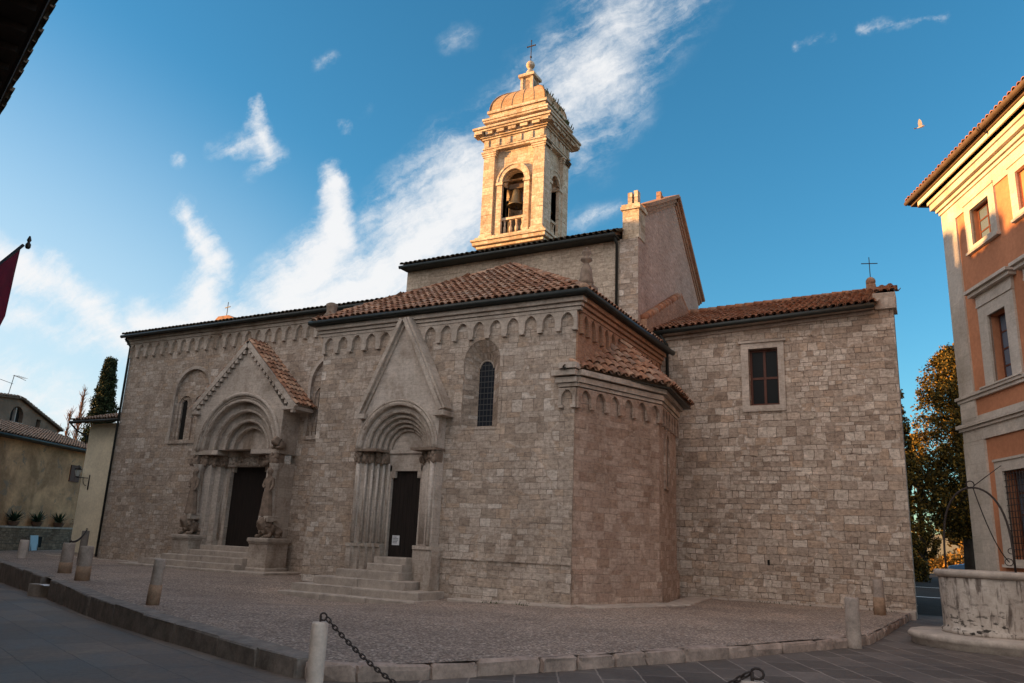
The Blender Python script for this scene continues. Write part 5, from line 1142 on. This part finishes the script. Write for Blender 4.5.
for s, lab, lab2, lab3 in ((-1, 'eroded stone lion lying under the left column of the great portal', 'worn carved figure standing against the left column of the great portal', 'square stone pedestal under the left lion'), (1, 'eroded stone lion lying under the right column of the great portal', 'worn carved figure standing against the right column of the great portal', 'square stone pedestal under the right lion')):
    x = CX+s*2.28; y = PY+.05
    pdm = thing('pedestal', lab3, 'pedestal', (x,y,0), 'lion pedestals')
    b = MB(); b.box(x-.5,x+.5,y-.42,y+.72,-.5,1.14); b.build('block', M['carved'], pdm)
    b = MB(); b.rbox(V(x,y+.15,1.28), V(.58,0,0), V(0,.66,0), V(0,0,.085), .05, 2, .006); b.rbox(V(x,y+.15,1.17), V(.54,0,0), V(0,.61,0), V(0,0,.04), .02, 1); b.rbox(V(x,y+.15,.12), V(.56,0,0), V(0,.63,0), V(0,0,.1), .04, 1); b.build('ledge', M['step'], pdm)
    ln_ = thing('stone_lion', lab, 'lion statue', (x,y,1.36), 'portal lions'); z = 1.36
    k = 1 if s > 0 else .96; hd = -.22*1
    P = [(x,y+.4,z+.3,.24),(x,y+.05,z+.33,.27),(x-.02,y-.28,z+.38,.28),(x-.05,y-.45,z+.55,.25),(x-.1,y-.58,z+.66,.2),(x-.12,y-.76,z+.58,.11),
         (x-.26,y-.25,z+.22,.12),(x-.3,y-.3,z+.08,.09),(x-.28,y-.68,z+.07,.085),(x+.26,y-.25,z+.22,.12),(x+.3,y-.3,z+.08,.09),(x+.28,y-.68,z+.07,.085),
         (x-.3,y+.42,z+.24,.17),(x-.36,y+.15,z+.2,.13),(x-.36,y+.35,z+.06,.08),(x-.36,y+.02,z+.06,.075),(x+.3,y+.42,z+.24,.17),(x+.36,y+.15,z+.2,.13),(x+.36,y+.35,z+.06,.08),(x+.36,y+.02,z+.06,.075),
         (x+.1,y+.62,z+.2,.05),(x+.3,y+.66,z+.1,.035),(x-.24,y-.5,z+.83,.05),(x+.04,y-.5,z+.84,.05)]
    E_ = [(0,1),(1,2),(2,3),(3,4),(4,5),(2,6),(6,7),(7,8),(2,9),(9,10),(10,11),(0,12),(12,13),(13,14),(14,15),(0,16),(16,17),(17,18),(18,19),(0,20),(20,21),(4,22),(4,23)]
    P = [(x+(q[0]-x)*.86, y+.1+(q[1]-y)*.74, q[2], q[3]*.9) for q in P]
    skin('body', P, E_, M['stat'], ln_, 2)
    mn = MB()
    for q in range(70):
        a = random.uniform(0,6.28); r_ = random.uniform(.2,.3); mn.ball(V(x-.05+r_*math.cos(a), y-.2+random.uniform(-.1,.12), z+.52+r_*math.sin(a)*1.05), random.uniform(.05,.08), 6, .8, 1, 1.3)
    mn.build('mane', M['stat'], ln_)
    fg = thing('column_figure', lab2, 'statue', (x,PY-.06,2.3), 'carved portal figures'); fy = PY-.1; z = 2.25; lx = x-.05*s
    P = [(lx,fy,z+.95,(.17,.13)),(lx,fy,z+1.2,(.15,.12)),(lx+.01,fy,z+1.42,(.2,.13)),(lx+.01,fy-.01,z+1.57,.075),(lx,fy-.03,z+1.72,.105),(lx,fy-.03,z+1.82,.085),
         (lx-.2,fy,z+1.45,.075),(lx-.26,fy-.05,z+1.18,.06),(lx-.08,fy-.17,z+1.12,.05),(lx+.2,fy,z+1.45,.075),(lx+.25,fy-.03,z+1.17,.06),(lx+.2,fy-.14,z+.95,.05),
         (lx-.07,fy,z+.5,.11),(lx-.09,fy-.02,z+.05,.1),(lx+.08,fy,z+.5,.11),(lx+.1,fy-.02,z+.05,.1)]
    E_ = [(0,1),(1,2),(2,3),(3,4),(4,5),(2,6),(6,7),(7,8),(2,9),(9,10),(10,11),(0,12),(12,13),(0,14),(14,15)]
    skin('figure', P, E_, M['stat'], fg, 2)
    rbm = MB(); vs = []; n = 26
    for j in range(9):
        f_ = j/8
        for i in range(n): a = 2*math.pi*i/n; rr = (.17+.09*(1-f_))*(1+.09*math.sin(a*7+f_*1.5)); vs.append(V(lx+rr*1.15*math.cos(a), fy+rr*.8*math.sin(a), z-.02+f_*.98))
    rbm.add(vs, [(j*n+i, j*n+(i+1) % n, (j+1)*n+(i+1) % n, (j+1)*n+i) for j in range(8) for i in range(n)], True); rbm.build('robe', M['stat'], fg)
    hr = MB(); hr.ball(V(lx,fy+.015,z+1.8), .125, 10, 1, 1, 1); hr.ball(V(lx,fy-.135,z+1.72), .03, 6); hr.build('hair', M['stat'], fg)
    bs_ = MB(); bs_.rbox(V(x,PY+.02,2.12), V(.28,0,0), V(0,.3,0), V(0,0,.12), .04, 2); bs_.build('plinth', M['carved'], fg)
t = thing('corner_beast', 'small carved beast jutting from the porch corner above the right capital of the lion portal', 'statue', (-24.13,PY-.1,5.0))
skin('body', [(-24.15,PY+.3,5.1,.17),(-24.15,PY-.05,5.16,.19),(-24.15,PY-.28,5.26,.15),(-24.17,PY-.46,5.2,.08),(-24.29,PY-.15,5.0,.07),(-24.29,PY-.32,4.98,.06),(-24.01,PY-.15,5.0,.07),(-24.01,PY-.32,4.98,.06),(-24.23,PY-.26,5.43,.04),(-24.07,PY-.26,5.43,.04)], [(0,1),(1,2),(2,3),(1,4),(4,5),(1,6),(6,7),(2,8),(2,9)], M['stat'], t, 2)

# ================================================================== TREES, CAR, BIRD
def leaves(mb, c, r, n, s, up=0.0):
    for _ in range(n):
        d = V(random.gauss(0,1), random.gauss(0,1), random.gauss(0,1)).normalized()*r*random.random()**.45; p = c+d
        nn_ = V(random.gauss(0,1), random.gauss(0,1), random.gauss(0,1)+up).normalized(); x = nn_.orthogonal().normalized(); y = nn_.cross(x); a = random.uniform(0,6.28); x, y = x*math.cos(a)+y*math.sin(a), y*math.cos(a)-x*math.sin(a); q = s*random.uniform(.6,1.4)
        mb.add([p-x*q, p-y*q*.5, p+x*q, p+y*q*.5], [(0,1,2,3)])
def conifer(label, base, h, r, clear, n, m, s=.16, group=None, shape=1.0, dens=40):
    t = thing('conifer_tree', label, 'tree', base, group); c = Vector(base)
    b = MB(); b.tube([c-V(0,0,.3), c+V(.05,0,h*.4), c+V(0,.05,h*.95)], [.32*r/2.2+.05,.2*r/2.2+.03,.03], 9)
    for i in range(int(h*2.4)):
        z = clear*.7+(h-clear)*random.random(); k = max(0, (1-(z-clear*.7)/(h-clear*.7)))**.6; a = random.uniform(0,6.28); b.tube([c+V(0,0,z), c+V(math.cos(a)*r*.8*k, math.sin(a)*r*.8*k, z+.4)], [.05,.012], 5)
    b.build('trunk', M['bark'], t)
    f_ = MB()
    for i in range(n):
        z = clear+(h-clear)*random.random()**1.05; q = (z-clear)/(h-clear); k = min(1, q*5+.35)*max(.04, (1-q**shape))**.62; a = random.uniform(0,6.28); rr = r*k*random.random()**.5*random.uniform(.85,1.12)
        leaves(f_, c+V(math.cos(a)*rr, math.sin(a)*rr, z), random.uniform(.25,.5)*max(.35,r/2.2), dens, s)
    f_.build('crown', M[m], t, recalc=False); return t
random.seed(11)
conifer('tall bushy conifer beside the palace, its crown top golden in the sun', (.75,52,.08), 13.6, 2.3, 3.0, 900, 'conifer', .085, 'conifers by the road', 4.5, 52)
conifer('slim dark conifer peeping out behind the right corner of the church', (-2.35,49.5,.05), 11.6, 1.15, .6, 420, 'conifer', .085, 'conifers by the road', 2.2, 44)
conifer('dark conifer in the gap, standing behind the slim one', (-1.7,57,.15), 9.2, 1.3, 1.6, 300, 'conifer', .09, 'conifers by the road', 2.0, 30)
conifer('dark pointed cypress rising behind the cream house roof', (-58.4,38.6,0), 14.4, 1.9, .8, 1500, 'cypress', .085, None, 1.0, 42)
def bare(label, base, h, n):
    t = thing('poplar_tree', label, 'tree', base, 'bare poplars'); c = Vector(base); b = MB(); b.tube([c, c+V(0,0,h*.5), c+V(.1,0,h)], [.14,.08,.015], 7)
    tw_ = MB()
    for i in range(n):
        z = h*random.uniform(.2,.97); a = random.uniform(0,6.28); k = (1-z/h)*.9+.12; d = V(math.cos(a)*k*1.0, math.sin(a)*k*1.0, 1.5*k+.35)*random.uniform(.5,1.1); p = c+V(0,0,z); tw_.tube([p, p+d*.5+V(0,0,.05), p+d], [.034,.024,.012], 4)
        for q in range(3): s_ = p+d*random.uniform(.3,.9); tw_.tube([s_, s_+V(random.gauss(0,.14), random.gauss(0,.14), random.uniform(.2,.55))], [.02,.01], 4)
    b.build('trunk', M['twig'], t); tw_.build('twigs', M['twig'], t, recalc=False)
bare('tallest bare reddish poplar between the gabled house and cypress', (-63.4,40,0), 12.6, 120)
bare('middle bare reddish poplar between the gabled house and cypress', (-63.7,39.3,0), 10.6, 90)
bare('lowest bare reddish poplar nearest the gabled house', (-64.2,38.8,0), 9.2, 80)
hd_ = MB()
for i in range(420):
    x = random.uniform(-9,9); leaves(hd_, V(x, 74+random.uniform(-.8,.8), .7+random.random()**.8*(1.7+.7*math.sin(x*1.3))), .45, 26, .15)
hd = hd_.build('roadside_hedge', M['hedge'], origin=V(0,74,.3), recalc=False); tag(hd, 'golden orange autumn hedge along the road behind the parked car', 'hedge')
random.seed(3)
for i, (x, y, h, r, lab) in enumerate(((-6,88,9,2.6,'round dark tree far behind the hedge, hidden mostly by the church corner'),(1.2,92,8,2.6,'round dark tree far behind the hedge, left of the palace edge'),(7,86,9,2.8,'round dark tree far behind the hedge, hidden mostly by the palace'))):
    conifer(lab, (x,y,1.0), h, r, 2.0, 170, 'conifer', .26, 'far trees behind the hedge', 3.0, 24)
# low shrub by the church corner
sb_ = MB()
for i in range(60): leaves(sb_, V(-2.4+random.uniform(-.9,.9), 55+random.uniform(-.5,.5), .3+random.random()*1.3), .35, 26, .1)
sb_ = sb_.build('bush', M['conifer'], origin=V(-2.4,55,.1), recalc=False); tag(sb_, 'low dark bush at the roadside below the conifers', 'bush')
# car
cx0, cy0, cz0 = 1.62, 62.0, .5
car = thing('parked_car', 'blue hatchback parked sideways beyond the well and the conifer trunk', 'car', (cx0,cy0,cz0))
prof = [(-2.05,.28),(-2.08,.55),(-2.0,.78),(-1.15,.95),(-.45,1.42),(.2,1.54),(1.2,1.5),(1.78,1.05),(2.0,.9),(2.05,.4),(1.95,.28)]
b = MB(); n = len(prof); vs = []
for yy, k in ((-.86,.0),(-.7,1),(.7,1),(.86,.0)):
    for (x, z) in prof: inset = .0 if k else (.12 if z > 1.0 else .0); vs.append(V(cx0+x*(1-.02*(1-k)), cy0+yy*(1-.12*max(0, z-.9)/.6), cz0+z-(.04 if not k and z > .9 else 0)))
b.add(vs, [(j*n+i, j*n+(i+1) % n, (j+1)*n+(i+1) % n, (j+1)*n+i) for j in range(3) for i in range(n)]+[tuple(range(n)), tuple(3*n+i for i in range(n))]); body = b.build('body', M['carpaint'], car)
for yy in (-.872,.872):
    sg_ = 1 if yy > 0 else -1
    for q in ([(-.98,.98),(-.42,1.36),(.1,1.44),(.1,.98)],[(.18,.98),(.18,1.44),(1.1,1.41),(1.45,1.02)]):
        b = MB(); b.add([V(cx0+x, cy0+sg_*(.872-.105*max(0, z-.9)/.6+.0), cz0+z) for x, z in q]+[V(cx0+x, cy0+sg_*.6, cz0+z) for x, z in q], [(0,1,2,3),(4,5,6,7)]+[(i,(i+1)%4,(i+1)%4+4,i+4) for i in range(4)]); b.build('side_window', M['glass'], car)
b = MB(); b.add([V(cx0-1.15,cy0-.62,cz0+.985), V(cx0-1.15,cy0+.62,cz0+.985), V(cx0-.47,cy0+.56,cz0+1.425), V(cx0-.47,cy0-.56,cz0+1.425)], [(0,1,2,3)]); b.build('windscreen', M['glass'], car)
for x in (-1.3,1.3):
    for yy in (-.8,.8):
        b = MB(); b.tube([V(cx0+x,cy0+yy-.1,cz0+.31), V(cx0+x,cy0+yy+.1,cz0+.31)], .31, 20); wh = b.build('wheel', M['rubber'], car); b = MB(); b.tube([V(cx0+x,cy0+yy-.115,cz0+.31), V(cx0+x,cy0+yy+.115,cz0+.31)], .19, 14); b.build('rim', M['chrome'], wh)
for yy in (-.62,.62): b = MB(); b.rbox(V(cx0-1.98,cy0+yy,cz0+.68), V(.1,0,0), V(0,.16,0), V(0,0,.08), .03); b.build('headlight', M['lampglass'], car)
# pigeon
bd = thing('pigeon', 'pale pigeon flying with raised wings in the sky left of the palace eaves', 'bird', (.18,25,14.59)); c = V(.18,25,14.55)
skin('body', [(c.x-.02,c.y,c.z,.055),(c.x+.06,c.y,c.z+.01,.06),(c.x+.12,c.y,c.z+.03,.04),(c.x+.16,c.y,c.z+.045,.032),(c.x-.1,c.y,c.z-.02,.035),(c.x-.19,c.y,c.z-.03,.02)], [(0,1),(1,2),(2,3),(0,4),(4,5)], M['feather'], bd, 2)
for s in (-1, 1):
    b = MB(); q = [(.07,0,0),(.09,.12,.12),(.05,.2,.27),(-.02,.22,.36),(-.07,.19,.3),(-.1,.12,.16),(-.08,.02,.03)]
    b.add([c+V(x-.02, s*y*.6, z+.02) for x, y, z in q]+[c+V(x-.02, s*y*.6+.01, z+.028) for x, y, z in q], [tuple(range(7)), tuple(range(7,14))]+[(i,(i+1)%7,(i+1)%7+7,i+7) for i in range(7)]); b.build('wing', M['feather'], bd)
b = MB(); b.add([c+V(-.15,-.02,-.02), c+V(-.15,.02,-.02), c+V(-.3,.07,-.04), c+V(-.32,0,-.04), c+V(-.3,-.07,-.04)], [(0,1,2,3,4)]); b.build('tail', M['feather'], bd)
b = MB(); b.tube([c+V(.18,0,.045), c+V(.215,0,.035)], [.012,.003], 6); b.build('beak', M['beak'], bd); bd.scale = (.62,)*3

wd = MB(); random.seed(21)
for i in range(420):
    x = random.uniform(-8.2,-1.5) if random.random() < .6 else random.uniform(-13,-9.4); y = (28.62 if x > -8.9 else 19.95)+random.gauss(0,.1)
    if math.sin(x*2.1)+math.sin(x*5.3) < .1: continue
    h_ = random.uniform(.03,.12); a = random.uniform(0,6.28); p = V(x, y, gz(x, y)-.01); s_ = V(math.cos(a), math.sin(a), 0)*.02; q = p+V(random.gauss(0,.03), random.gauss(0,.03), h_)
    wd.add([p-s_, p+s_, q], [(0,1,2)])
o = wd.build('wall_foot_grass', M['weed'], recalc=False); tag(o, 'sparse dry grass growing along the foot of the church walls', 'grass', kind='stuff')
